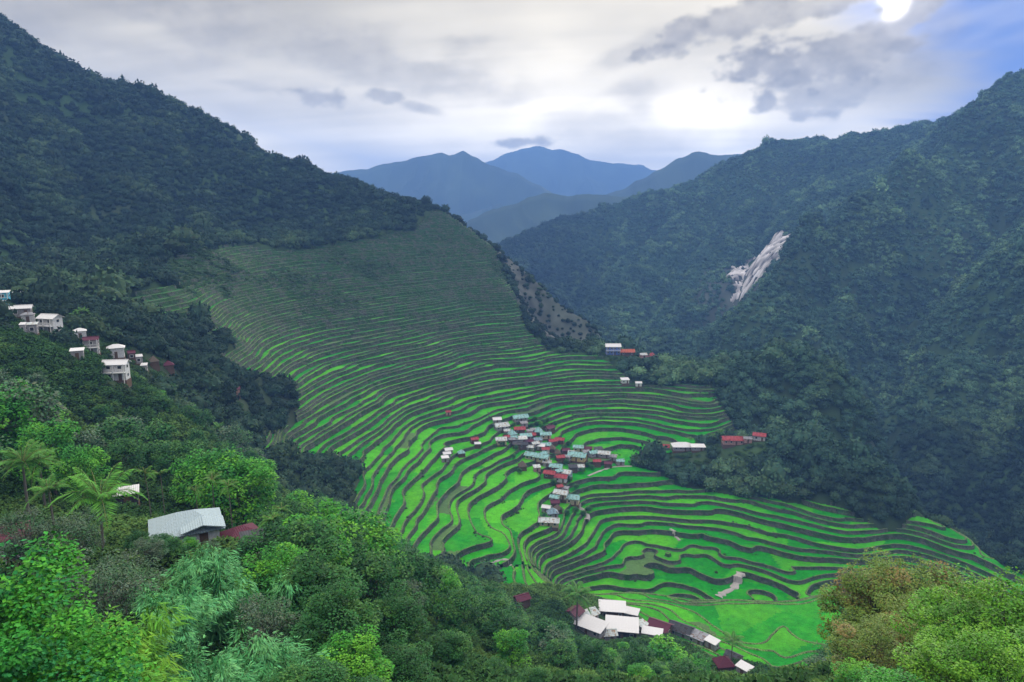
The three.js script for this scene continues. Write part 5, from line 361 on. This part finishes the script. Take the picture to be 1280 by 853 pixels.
const KIND = {
  dark: { near: wrap([1, 2, 3].map((s) => broadleaf(s, { ...near, cols: GREEN.dark }))), mid: wrap([14, 15].map((s) => broadleaf(s, { ...mid2, cols: GREEN.dark, base: 2.4 }))), far: wrap([11, 12, 13].map((s) => broadleaf(s, { ...mid, cols: GREEN.dark, base: 2 + s % 3 * 0.5 }))), name: 'broadleaf_tree', cat: 'tree' },
  bright: { near: wrap([21, 22].map((s) => broadleaf(s, { ...near, cols: GREEN.bright, base: 2.6 }))), mid: wrap([25, 26].map((s) => broadleaf(s, { ...mid2, cols: GREEN.bright, base: 2.6 }))), far: wrap([23, 24].map((s) => broadleaf(s, { ...mid, cols: GREEN.bright }))), name: 'bright_broadleaf_tree', cat: 'tree' },
  wispy: { near: wrap([31, 32].map((s) => broadleaf(s, { ...near, cols: GREEN.wispy, clumps: 70, per: 110, clumpR: 0.85, hollow: 0.35, limbs: 70, bark: [0.2, 0.19, 0.18], L: 0.24, W: 0.065, droop: 0.5 }))), far: wrap([33, 34].map((s) => broadleaf(s, { ...mid, cols: GREEN.wispy, per: 40, limbs: 46, bark: [0.22, 0.21, 0.2], L: 0.5, W: 0.16 }))), name: 'wispy_tree', cat: 'tree' },
  bigleaf: { near: wrap([41, 42].map((s) => broadleaf(s, { ...near, cols: GREEN.bigleaf, R: 2.3, clumps: 110, per: 170, clumpR: 0.7, L: 0.14, W: 0.06, base: 1.2, vary: 0.4 }))), name: 'large_leaved_tree', cat: 'tree' },
  russet: { near: wrap([51, 52].map((s) => broadleaf(s, { ...near, cols: GREEN.russet, R: 3.6, clumps: 80, per: 260, clumpR: 0.85, L: 0.17, W: 0.06 }))), name: 'russet_tree', cat: 'tree' },
  lime: { near: wrap([61, 62].map((s) => broadleaf(s, { ...near, cols: GREEN.lime, R: 3.6, clumps: 76, per: 260, clumpR: 0.85, L: 0.17, W: 0.065 }))), name: 'lime_green_tree', cat: 'tree' },
  bamboo: { near: wrap([71, 72].map((s) => bamboo(s, GREEN.bamboo))), name: 'bamboo_clump', cat: 'bamboo' },
  feather: { near: wrap([81].map((s) => bamboo(s, GREEN.feather, 30, 190))), name: 'feathery_bamboo', cat: 'bamboo' },
  coconut: { near: [91, 92].map((s) => palmTree(s, { trunkH: 7.2, r0: 0.2, r1: 0.12, fronds: 18, len: 3.3, lift: 0.85, droop: 0.75, col: [0.06, 0.2, 0.025] })), name: 'palm_tree', cat: 'palm' },
  palmhero: { near: [93].map((s) => palmTree(s, { trunkH: 6.4, r0: 0.2, r1: 0.13, fronds: 20, len: 4.4, lift: 1.35, droop: 0.95, col: [0.08, 0.27, 0.03] })), name: 'palm_tree', cat: 'palm' },
  areca: { near: [95, 96].map((s) => palmTree(s, { trunkH: 8.4, r0: 0.085, r1: 0.06, fronds: 9, len: 1.7, lift: 0.95, droop: 0.9, col: [0.05, 0.17, 0.02] })), name: 'areca_palm', cat: 'palm' },
};
const WORDS = { dark: ['dark green broadleaf tree', 'dark trees'], bright: ['yellow green broadleaf tree', 'yellow green trees'], wispy: ['grey green wispy tree with pale branches', 'wispy trees'], bigleaf: ['glossy tree with large bright leaves', 'large leaved trees'], russet: ['russet and olive leaved tree', 'russet trees'], lime: ['lime green bushy tree', 'lime trees'], bamboo: ['light green bamboo clump with drooping leaves', 'bamboo clumps'], feather: ['vivid yellow green feathery bamboo', 'feathery bamboo'], coconut: ['palm with long arching fronds', 'feather palms'], palmhero: ['bright palm with tall upright fronds', 'bright palm'], areca: ['slender areca palm with a small tuft', 'areca palms'] };
const SPOTS = [['among the paddy village houses', 20, -370], ['by the hillside hamlet of white houses', -125, -215], ['beside the near blue grey hipped roof', -36, -76], ['in the dip below the hillside hamlet', -85, -150], ['on the slope above the lower white roofs', 20, -140], ['beside the lower white roofed hamlet', 32, -200], ['on the wooded spur under the terraces', -45, -190], ['on the steep bank right of the paddies', 28, -50], ['on the bank below the viewpoint', -12, -38], ['in the wood between terraces and near roofs', -15, -95], ['beyond the lower lane by the near paddies', 70, -150], ['in the brush beside the left terrace edge', -90, -240], ['by the red roofs on the knoll', 115, -380], ['far up the wooded bank under the hamlet', -110, -120], ['below the viewpoint by the feathery bamboo', -15, -22]];
const placeOf = (x, z) => SPOTS.reduce((m, s) => { const q = Math.hypot(x - s[1], z - s[2]); return q < m[0] ? [q, s[0]] : m; }, [1e9, ''])[1];
TREES.forEach(([kind, x, z, H, turn], i) => {
  const K = KIND[kind], d = Math.hypot(x, z), set = d > 140 && K.far ? K.far : d > 62 && K.mid ? K.mid : d > 90 && K.far ? K.far : K.near, o = set[i % set.length].clone();
  o.name = numbered(K.name); o.position.set(x, surface(x, z), z); o.rotation.y = turn;
  const s = H / (kind === 'areca' ? 9.6 : kind === 'coconut' ? 9.2 : kind === 'palmhero' ? 10.5 : 10); o.scale.set(s * (H < 6 ? 1.25 : 1), s, s * (H < 6 ? 1.25 : 1));
  const [what, set2] = WORDS[kind], where = placeOf(x, z, d); o.userData = { label: what + ' ' + where, category: K.cat, group: set2 + ' ' + where };
  scene.add(o);
});

// ---------------------------------------------------------------- houses
const PAINT = { t: [0.30, 0.56, 0.55], p: [0.60, 0.66, 0.66], r: [0.40, 0.075, 0.085], o: [0.50, 0.13, 0.07], m: [0.13, 0.035, 0.06], g: [0.30, 0.31, 0.34], w: [0.80, 0.80, 0.82], d: [0.07, 0.075, 0.085], b: [0.25, 0.38, 0.46], k: [0.16, 0.13, 0.10], f: [0.42, 0.53, 0.58] };
const WALLS = { grey: [0.36, 0.35, 0.36], brown: [0.15, 0.10, 0.075], cream: [0.60, 0.50, 0.34], white: [0.72, 0.72, 0.74], pink: [0.55, 0.33, 0.30], yellow: [0.60, 0.47, 0.22], red: [0.34, 0.09, 0.08], blue: [0.40, 0.52, 0.66], blueflat: [0.12, 0.22, 0.62], cyan: [0.10, 0.45, 0.62], dark: [0.07, 0.07, 0.09], bluewall: [0.12, 0.16, 0.42] };
const paintTex = (() => { const N = 128, d = new Uint8Array(N * N * 4); for (let j = 0; j < N; j++) for (let i = 0; i < N; i++) { const n = fbm(i / 9, j / 26, 4, 601), m = noise(i / 2, j / 40, 607), v = clamp(228 + 34 * n + 12 * m - 60 * sstep(0.25, 0.6, n), 0, 255); d.set([v, v * (1 - 0.04 * sstep(0.2, 0.6, n)), v * (1 - 0.08 * sstep(0.2, 0.6, n)), 255], (j * N + i) * 4); } const t = new THREE.DataTexture(d, N, N); t.wrapS = t.wrapT = THREE.RepeatWrapping; t.magFilter = THREE.LinearFilter; t.colorSpace = THREE.SRGBColorSpace; t.needsUpdate = true; return t; })();
const sheetTex = (() => { const N = 256, d = new Uint8Array(N * N * 4); for (let j = 0; j < N; j++) for (let i = 0; i < N; i++) { const col = Math.floor(i / 28.4), row = Math.floor(j / 80 + hash3(col, 1, 5)), n = fbm(i / 11, j / 30, 4, 621), rust = sstep(0.22, 0.5, fbm(i / 24, j / 24, 4, 627) + 0.25 * (hash3(col, row, 9) - 0.5)) * 0.75, k = (0.86 + 0.14 * hash3(col, row, 7)) * (0.95 + 0.10 * n) * (i % 28.4 < 1.5 ? 0.8 : 1); d.set([clamp(250 * k * mix(1, 0.72, rust), 0, 255), clamp(250 * k * mix(1, 0.53, rust), 0, 255), clamp(250 * k * mix(1, 0.40, rust), 0, 255), 255], (j * N + i) * 4); } const t = new THREE.DataTexture(d, N, N); t.wrapS = t.wrapT = THREE.RepeatWrapping; t.magFilter = THREE.LinearFilter; t.colorSpace = THREE.SRGBColorSpace; t.repeat.set(1 / 8, 1 / 8); t.needsUpdate = true; return t; })();
const ribs = (() => { const N = 64, d = new Uint8Array(N * 4 * 4); for (let j = 0; j < 4; j++) for (let i = 0; i < N; i++) { const v = 127 + 127 * Math.sin(i / N * 6.2832 * 4); d.set([v, v, v, 255], (j * N + i) * 4); } const t = new THREE.DataTexture(d, N, 4); t.wrapS = t.wrapT = THREE.RepeatWrapping; t.magFilter = THREE.LinearFilter; t.needsUpdate = true; return t; })();
const mats = {};
const roofMat = (k) => mats['r' + k] ??= std({ color: new THREE.Color().setRGB(...PAINT[k]), roughness: k === 'k' ? 1 : 0.5, map: k === 'k' || k === 'w' || k === 'f' || k === 'm' ? paintTex : sheetTex, bumpMap: k === 'k' ? null : ribs, bumpScale: 0.03 });
const wallPaint = (k) => mats['w' + k] ??= std({ color: new THREE.Color().setRGB(...WALLS[k]), map: paintTex, roughness: 0.9 });
const glassMat = std({ color: new THREE.Color(0.03, 0.035, 0.045), roughness: 0.2 }), woodMat = std({ color: new THREE.Color().setRGB(0.12, 0.08, 0.055) }), frameMat = std({ color: new THREE.Color().setRGB(0.6, 0.6, 0.58) });
const unitBox = new THREE.BoxGeometry(1, 1, 1);
const bit = (name, mat, parent, sx, sy, sz, x, y, z) => { const m = part(name, unitBox, mat, parent); m.scale.set(sx, sy, sz); m.position.set(x, y, z); return m; };
function slab(pts, thick) {   // roof plane from its corner points, with thickness and uv in metres
  const pos = [], uv = [], P = pts.map((p) => new THREE.Vector3(...p)), n = new THREE.Vector3().crossVectors(P[1].clone().sub(P[0]), P[2].clone().sub(P[0])).normalize(), u = P[1].clone().sub(P[0]).normalize(), v = new THREE.Vector3().crossVectors(n, u), low = P.map((p) => p.clone().addScaledVector(n, -thick));
  const add = (a, b, c) => { for (const p of [a, b, c]) { pos.push(p.x, p.y, p.z); uv.push(p.dot(u), p.dot(v)); } };
  for (let i = 1; i < P.length - 1; i++) { add(P[0], P[i], P[i + 1]); add(low[0], low[i + 1], low[i]); }
  for (let i = 0; i < P.length; i++) { const j = (i + 1) % P.length; add(P[i], low[i], P[j]); add(P[j], low[i], low[j]); }
  const g = new THREE.BufferGeometry(); g.setAttribute('position', new THREE.Float32BufferAttribute(pos, 3)); g.setAttribute('uv', new THREE.Float32BufferAttribute(uv, 2)); g.computeVertexNormals(); return g;
}
const uvBox = (w, h, d) => { const g = new THREE.BoxGeometry(w, h, d), p = g.attributes.position, n = g.attributes.normal, t = g.attributes.uv; for (let i = 0; i < p.count; i++) { const ax = Math.abs(n.getX(i)) > 0.5; t.setXY(i, (ax ? p.getZ(i) : p.getX(i)) / 4, p.getY(i) / 4); } return g; };
HOUSES.forEach(([x, z, w, d, h, form, roof, wall, turn, label, group], n) => {
  const o = new THREE.Group(), R = rng(900 + n), dist = Math.hypot(x, z), ov = Math.min(0.7, w * 0.09), pitch = (form === 'y' || form === 'k' ? 0.95 : form === 's' ? 0.16 : 0.5) * (roof === 'k' ? 1.3 : 1), sink = 2.2;
  let y = 0; for (const [a, b] of [[0, 0], [-0.4, -0.4], [0.4, -0.4], [-0.4, 0.4], [0.4, 0.4]]) { const c = Math.cos(turn), s = Math.sin(turn); y += 0.2 * (surface(x + a * w * c + b * d * s, z - a * w * s + b * d * c)); } y += 0.25;
  o.position.set(x, y, z); o.rotation.y = turn; o.name = numbered(h > 4 ? 'two_storey_house' : w < 4.6 ? 'hut' : 'house');
  const wm = wallPaint(wall), hw = w / 2 + ov, hd = d / 2 + ov, rise = form === 's' ? d * pitch : (form === 'g' ? d / 2 : Math.min(w, d) / 2) * pitch;
  const body = part('wall', uvBox(w, h + sink, d), wm, o); body.position.y = (h - sink) / 2;
  bit('foundation', woodMat, o, w + 0.24, sink, d + 0.24, 0, -sink / 2 + 0.12, 0);
  const rm = roofMat(roof), e = h - ov * pitch * (form === 's' ? 0.3 : 1), T = 0.09;
  const R0 = (pts, nm = 'roof') => part(nm, slab(pts, T), rm, o);
  if (form === 'g') {
    R0([[-hw, e, hd], [hw, e, hd], [hw, h + rise, -0.02], [-hw, h + rise, -0.02]]); R0([[hw, e, -hd], [-hw, e, -hd], [-hw, h + rise, 0.02], [hw, h + rise, 0.02]]);
    const gs = new THREE.Shape([new THREE.Vector2(-d / 2, 0), new THREE.Vector2(d / 2, 0), new THREE.Vector2(0, rise - 0.06)]), gg = new THREE.ExtrudeGeometry(gs, { depth: w - 0.02, bevelEnabled: false }); gg.rotateY(Math.PI / 2); gg.translate(-(w - 0.02) / 2, h - 0.005, 0); part('gable', gg, wm, o);
    bit('ridge_cap', rm, o, hw * 2 + 0.04, 0.1, 0.3, 0, h + rise + 0.01, 0);
  } else if (form === 's') R0([[-hw, h + 0.06, hd], [hw, h + 0.06, hd], [hw, h + 0.06 + rise, -hd], [-hw, h + 0.06 + rise, -hd]]);
  else {
    const rl = form === 'y' ? 0.06 : Math.max(0.1, hw - hd * 0.95), top = h + rise;
    R0([[-hw, e, hd], [hw, e, hd], [rl, top, 0], [-rl, top, 0]]); R0([[hw, e, -hd], [-hw, e, -hd], [-rl, top, 0], [rl, top, 0]]); R0([[hw, e, hd], [hw, e, -hd], [rl, top, 0]]); R0([[-hw, e, -hd], [-hw, e, hd], [-rl, top, 0]]);
    if (roof === 'f') { const cx = w * 0.24, hh = h + rise * 0.55; R0([[cx - 2.2, h + 0.1, hd + 0.6], [cx, hh, hd + 0.6], [cx, hh, 0.6], [cx - 2.2, h + 0.1, 0.6]].reverse(), 'porch_roof'); R0([[cx, hh, hd + 0.6], [cx + 2.2, h + 0.1, hd + 0.6], [cx + 2.2, h + 0.1, 0.6], [cx, hh, 0.6]].reverse(), 'porch_roof'); }
  }
  // door and windows on the side that looks over the valley, a window in the end wall
  const two = h > 4, floors = two ? 2 : 1, fh = h / floors, cols = Math.max(1, Math.min(5, Math.floor(w / 2.3)));
  for (let f = 0; f < floors; f++) for (let k = 0; k < cols; k++) {
    const px = (k + 0.5) / cols * w - w / 2, py = f * fh + fh * 0.56;
    if (f === 0 && k === Math.floor(cols / 2) && w > 2.6) { bit('door', woodMat, o, 0.85, Math.min(2, fh * 0.8), 0.08, px, Math.min(2, fh * 0.8) / 2 + 0.05, d / 2 + 0.02); continue; }
    const win = bit('window', frameMat, o, Math.min(1.1, w / cols * 0.6), fh * 0.42, 0.08, px, py, d / 2 + 0.01); const pane = part('pane', unitBox, glassMat, win); pane.scale.set(0.8, 0.8, 0.6); pane.position.z = 0.35;
  }
  for (const s of [-1, 1]) for (let f = 0; f < floors; f++) { const win = bit('window', frameMat, o, 0.08, fh * 0.4, Math.min(1.1, d * 0.35), s * (w / 2 + 0.01), f * fh + fh * 0.56, 0); const pane = part('pane', unitBox, glassMat, win); pane.scale.set(0.6, 0.8, 0.8); pane.position.x = s * 0.35; }
  if (two) { bit('balcony', frameMat, o, w + 0.3, 0.14, 1.1, 0, fh, d / 2 + 0.55); for (let k = 0; k < 3; k++) bit('post', frameMat, o, 0.16, h + sink, 0.16, (k / 2 - 0.5) * w * 0.96, (h - sink) / 2, d / 2 + 1.0); bit('railing', frameMat, o, w + 0.2, 0.08, 0.06, 0, fh + 0.9, d / 2 + 1.05); }
  o.userData = { label, category: w < 4.6 && h < 4 ? 'hut' : 'house' }; if (group) o.userData.group = group;
  scene.add(o);
});

// ---------------------------------------------------------------- bare rock and footpaths
{
  const xs = WHITE_ROCK.map((p) => p[0]), zs = WHITE_ROCK.map((p) => p[1]), x0 = Math.min(...xs) - 20, x1 = Math.max(...xs) + 20, z0 = Math.min(...zs) - 20, z1 = Math.max(...zs) + 20, S = 2.5, nx = Math.ceil((x1 - x0) / S), nz = Math.ceil((z1 - z0) / S), pos = [], col = [], idx = [];
  for (let j = 0; j <= nz; j++) for (let i = 0; i <= nx; i++) { const x = x0 + i * S, z = z0 + j * S, n = fbm(x / 9, z / 9, 4, 701), crack = Math.abs(fbm(x / 6, z / 12, 4, 705)); pos.push(x, ground(x, z) + 2.2 + 3.2 * n - 3 * sstep(0.1, 0, crack), z); const v = clamp(0.40 + 0.55 * n - 0.3 * sstep(0.13, 0, crack), 0.07, 0.7); col.push(v * 0.98, v * 0.95, v * 0.98); }
  for (let j = 0; j < nz; j++) for (let i = 0; i < nx; i++) { const x = x0 + (i + 0.5) * S, z = z0 + (j + 0.5) * S; if (!inside(WHITE_ROCK, x + 8 * fbm(x / 12, z / 12, 3, 709), z + 8 * fbm(x / 12, z / 12, 3, 711)) || fbm(x / 11, z / 11, 3, 715) > 0.5) continue; const a = j * (nx + 1) + i, b = a + nx + 1; idx.push(a, b, a + 1, a + 1, b, b + 1); }
  const g = new THREE.BufferGeometry(); g.setAttribute('position', new THREE.Float32BufferAttribute(pos, 3)); g.setAttribute('color', new THREE.Float32BufferAttribute(col, 3)); g.setIndex(idx); g.computeVertexNormals(); structure(new THREE.Mesh(g, landMat), 'rock_face');
}
const pathMat = std({ color: new THREE.Color().setRGB(0.42, 0.40, 0.38), map: paintTex });
for (const [w, line] of PATHS) {
  const pos = [], uv = [], idx = [], N = 40, c = new THREE.CatmullRomCurve3(line.map((p) => new THREE.Vector3(p[0], 0, p[1])));
  for (let i = 0; i <= N; i++) { const p = c.getPoint(i / N), t = c.getTangent(i / N), ww = w * (0.8 + 0.5 * noise(i / 3, w, 3)), y = Math.max(surface(p.x, p.z), surface(p.x + t.z * ww / 2, p.z - t.x * ww / 2), surface(p.x - t.z * ww / 2, p.z + t.x * ww / 2)) + 0.3; for (const [s, dy] of [[-0.62, -1.2], [-0.5, 0], [0.5, 0], [0.62, -1.2]]) { pos.push(p.x + t.z * ww * s, y + dy, p.z - t.x * ww * s); uv.push(s, i / 8); } }
  for (let i = 0; i < N; i++) for (let k = 0; k < 3; k++) { const a = i * 4 + k, b = a + 4; idx.push(a, a + 1, b, b, a + 1, b + 1); }
  const g = new THREE.BufferGeometry(); g.setAttribute('position', new THREE.Float32BufferAttribute(pos, 3)); g.setAttribute('uv', new THREE.Float32BufferAttribute(uv, 2)); g.setIndex(idx); g.computeVertexNormals(); structure(new THREE.Mesh(g, pathMat), numbered('footpath'));
}

// ---------------------------------------------------------------- forest on the mountains, and brush
function crownBlob(seed, cards, cardSize) {
  const R = rng(seed), b = new Bag(), ico = new THREE.IcosahedronGeometry(0.8, 2), p = ico.attributes.position, lobes = Array.from({ length: 11 }, () => { const v = ball(R), l = Math.hypot(...v); return [v[0] / l, Math.abs(v[1] / l) * 0.9 - 0.15, v[2] / l]; });
  const rad = (x, y, z) => { let m = 0; for (const l of lobes) m = Math.max(m, x * l[0] + y * l[1] + z * l[2]); return 0.62 + 0.42 * Math.pow(Math.max(0, m), 5) + 0.06 * noise(x * 4 + seed, y * 4 + z * 3, seed); };
  const v = (i) => { const x = p.getX(i), y = p.getY(i), z = p.getZ(i), l = Math.hypot(x, y, z), r = rad(x / l, y / l, z / l) * 0.94; return [x / l * r, y / l * r * 0.9, z / l * r]; };
  for (let i = 0; i < p.count; i += 3) b.tri(v(i), v(i + 1), v(i + 2), shade([0.75, 0.75, 0.75], R, 0.15));
  for (let i = 0; i < cards; i++) { const q = ball(R); if (q[1] < -0.5) continue; const l = Math.hypot(...q), u = [q[0] / l, q[1] / l, q[2] / l], r = rad(...u) * (0.92 + 0.14 * R()), at = [u[0] * r, u[1] * r * 0.9, u[2] * r]; b.leaf(at, unit([u[0] * 0.6 + R() - 0.5, u[1] * 0.3 + R() - 0.6, u[2] * 0.6 + R() - 0.5]), unit([u[0] + R() - 0.5, u[1] + 0.4 + R() - 0.5, u[2] + R() - 0.5]), cardSize * (0.7 + 0.6 * R()), cardSize * 0.4, shade([1, 1, 1], R, 0.28)); }
  return b.geo();
}
const blobs = [201, 202, 203].map((s) => crownBlob(s, 190, 0.26)), farBlobs = [211, 212].map((s) => crownBlob(s, 70, 0.36));
const canopyMat = std({ vertexColors: true, side: THREE.DoubleSide, roughness: 0.85 });
function scatter(name, label, category, geos, spots) {
  geos.forEach((g, k) => {
    const mine = spots.filter((_, i) => i % geos.length === k); if (!mine.length) return;
    const m = new THREE.InstancedMesh(g, canopyMat, mine.length), M = new THREE.Matrix4(), q = new THREE.Quaternion(), c = new THREE.Color();
    mine.forEach((s, i) => { M.compose(new THREE.Vector3(s.x, s.y, s.z), q.setFromEuler(new THREE.Euler((s.t ?? 0) * 0.3, s.a, (s.t ?? 0) * 0.2)), new THREE.Vector3(s.s, s.s * s.tall, s.s)); m.setMatrixAt(i, M); m.setColorAt(i, c.setRGB(...s.c)); });
    m.name = numbered(name); m.castShadow = m.receiveShadow = true; m.userData = { kind: 'stuff', label, category }; scene.add(m);
  });
}
const clearOfHouses = (x, z, pad = 3) => { for (const h of HOUSES) { const dx = x - h[0], dz = z - h[1], d = Math.hypot(dx, dz); if (d > 40) continue; if (d < h[2] * 0.7 + pad) return false; const L = Math.hypot(h[0], h[1]), ux = -h[0] / L, uz = -h[1] / L, along = dx * ux + dz * uz; if (along > 0 && along < (L < 130 ? 4 : L < 320 ? 9 : 15) && Math.abs(dx * uz - dz * ux) < h[2] * 0.5 + pad) return false; } return true; };
{
  const R = rng(77), lists = { near: [], far: [] };
  const ring = (r0, r1, gap, list, size) => {
    for (let z = -r1; z < 0; z += gap) for (let x = -r1; x < r1; x += gap) {
      const px = x + (R() - 0.5) * gap * 0.95, pz = z + (R() - 0.5) * gap * 0.95, d = Math.hypot(px, pz);
      if (d < r0 || d >= r1 || Math.abs(px) > 0.86 * -pz + 20) continue;
      if (zoneOf(px, pz)) continue;
      const y = ground(px, pz), sl = Math.hypot(ground(px + 4, pz) - y, ground(px, pz + 4) - y) / 4;
      const n = fbm(px / 60, pz / 60, 4, 501), m = fbm(px / 22, pz / 22, 3, 507);
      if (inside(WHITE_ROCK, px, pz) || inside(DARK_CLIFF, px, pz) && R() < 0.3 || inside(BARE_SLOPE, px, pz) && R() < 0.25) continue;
      
      if (list === lists.near && !clearOfHouses(px, pz)) continue;
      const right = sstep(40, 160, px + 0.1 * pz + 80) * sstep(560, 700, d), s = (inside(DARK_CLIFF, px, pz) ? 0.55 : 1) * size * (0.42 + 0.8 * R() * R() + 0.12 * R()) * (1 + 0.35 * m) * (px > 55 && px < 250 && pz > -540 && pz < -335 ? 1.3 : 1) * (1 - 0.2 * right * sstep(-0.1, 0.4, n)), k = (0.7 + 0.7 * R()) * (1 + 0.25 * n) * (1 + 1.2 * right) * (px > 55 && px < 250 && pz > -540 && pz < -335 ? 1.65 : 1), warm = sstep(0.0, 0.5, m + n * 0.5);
      const c = [mix(0.023, 0.047, warm) * k, mix(0.052, 0.088, warm) * k, mix(0.031, 0.040, warm) * k];
      list.push({ x: px, y: y + s * 0.45, z: pz, s, tall: 0.85 + 0.5 * R(), a: R() * 6.28, t: R() - 0.5, c });
      if (R() < 0.03) { const e = list[list.length - 1]; e.s *= 1.45; e.tall *= 1.25; e.y += e.s * 0.4; }
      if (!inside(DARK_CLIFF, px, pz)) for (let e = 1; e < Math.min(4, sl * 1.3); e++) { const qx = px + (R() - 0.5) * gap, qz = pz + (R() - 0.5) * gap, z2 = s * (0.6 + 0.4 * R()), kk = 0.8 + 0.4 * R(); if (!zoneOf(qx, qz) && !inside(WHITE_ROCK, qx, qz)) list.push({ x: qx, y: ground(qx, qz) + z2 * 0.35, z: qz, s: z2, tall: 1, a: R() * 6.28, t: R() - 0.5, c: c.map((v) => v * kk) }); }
    }
  };
  ring(235, 480, 4.4, lists.near, 4.6); ring(480, 700, 4.6, lists.near, 4.5); ring(700, 1880, 5.5, lists.far, 5.0);
  console.log('forest', lists.near.length, lists.far.length);
  scatter('forest_canopy', 'dark green forest covering the slopes around the valley', 'forest', blobs, lists.near);
  scatter('far_forest', 'hazy forest covering the mountains across the gorge', 'forest', farBlobs, lists.far);
  // brush between the near trees
  const brush = [];
  for (let z = -250; z < 0; z += 2.6) for (let x = -230; x < 230; x += 2.6) {
    const px = x + (R() - 0.5) * 2.4, pz = z + (R() - 0.5) * 2.4, d = Math.hypot(px, pz); if (d < 13 || d > 245 || Math.abs(px) > 0.86 * -pz + 12 || zoneOf(px, pz) || !clearOfHouses(px, pz, 0.6)) continue;
    
    const n = fbm(px / 14, pz / 14, 3, 521), s = 0.9 + 0.9 * R() + (d > 120 ? 0.7 : 0), k = 0.75 + 0.5 * R(), w = sstep(-0.1, 0.5, n);
    brush.push({ x: px, y: ground(px, pz) + s * 0.2, z: pz, s, tall: 0.9, a: R() * 6.28, c: [mix(0.03, 0.075, w) * k, mix(0.085, 0.15, w) * k, mix(0.022, 0.035, w) * k] });
  }
  const bushGeo = [301, 302].map((s) => { const Q = rng(s), b = new Bag(); for (let i = 0; i < 420; i++) { const q = ball(Q), l = Math.hypot(...q), r = Math.pow(l, 0.4) / l, at = [q[0] * r, Math.abs(q[1]) * r * 0.9 - 0.1, q[2] * r]; b.leaf(at, unit([q[0] + Q() - 0.5, q[1] * 0.4 + Q() - 0.6, q[2] + Q() - 0.5]), unit([q[0] * 0.6 + Q() - 0.5, 1, q[2] * 0.6 + Q() - 0.5]), 0.24 + 0.12 * Q(), 0.085, shade([1, 1, 1], Q, 0.35)); } return b.geo(); });
  for (const h of HOUSES) { const L = Math.hypot(h[0], h[1]); if (L < 150) continue; for (let k = 0; k < 40; k++) { const px = h[0] + (R() - 0.5) * 26, pz = h[1] + (R() - 0.35) * 30; if (zoneOf(px, pz)) continue; let ok = true; for (const o of HOUSES) if (Math.hypot(px - o[0], pz - o[1]) < o[2] * 0.62 + 0.8) ok = false; if (!ok) continue; const s = 0.8 + 0.9 * R(), q = 0.7 + 0.6 * R(); brush.push({ x: px, y: ground(px, pz) + s * 0.15, z: pz, s, tall: 0.9, a: R() * 6.28, c: [0.045 * q, 0.10 * q, 0.03 * q] }); } }
  scatter('undergrowth', 'tangled green undergrowth between the near trees', 'undergrowth', bushGeo, brush);
  // shrubs that have taken over abandoned terrace walls
  const shrubs = [];
  for (let k = 0; k < 120000; k++) {
    const px = -300 + 630 * R(), pz = -690 + 500 * R(), zn = zoneOf(px, pz); if (zn !== 1) continue;
    const h = ground(px, pz), n = fbm(px / 34, pz / 34, 3, 541), upper = sstep(-5, 25, h - (83 - 0.2 * px)), L = LEVELS[1], i = levelIndex(L, h), f = (h - L[i]) / (L[i + 1] - L[i]);
    const edge = f > 0.82 || f < 0.12; if (R() > (edge ? 0.16 : 0.0) + upper * sstep(0.12, 0.4, n) * 0.75) continue;
    if (!clearOfHouses(px, pz, 1)) continue;
    const s = 0.28 + 0.6 * R() * R() + 1.4 * upper * sstep(0.2, 0.5, n) * R(), q = 0.8 + 0.4 * R(); shrubs.push({ x: px, y: L[i] + s * 0.25, z: pz, s, tall: 0.9, a: R() * 6.28, c: [0.045 * q, 0.095 * q, 0.035 * q] });
  }
  console.log('brush', brush.length, 'shrubs', shrubs.length);
  scatter('terrace_shrubs', 'small shrubs sprouting along the terrace walls', 'shrubs', farBlobs, shrubs);
}

renderer.render(scene, camera);
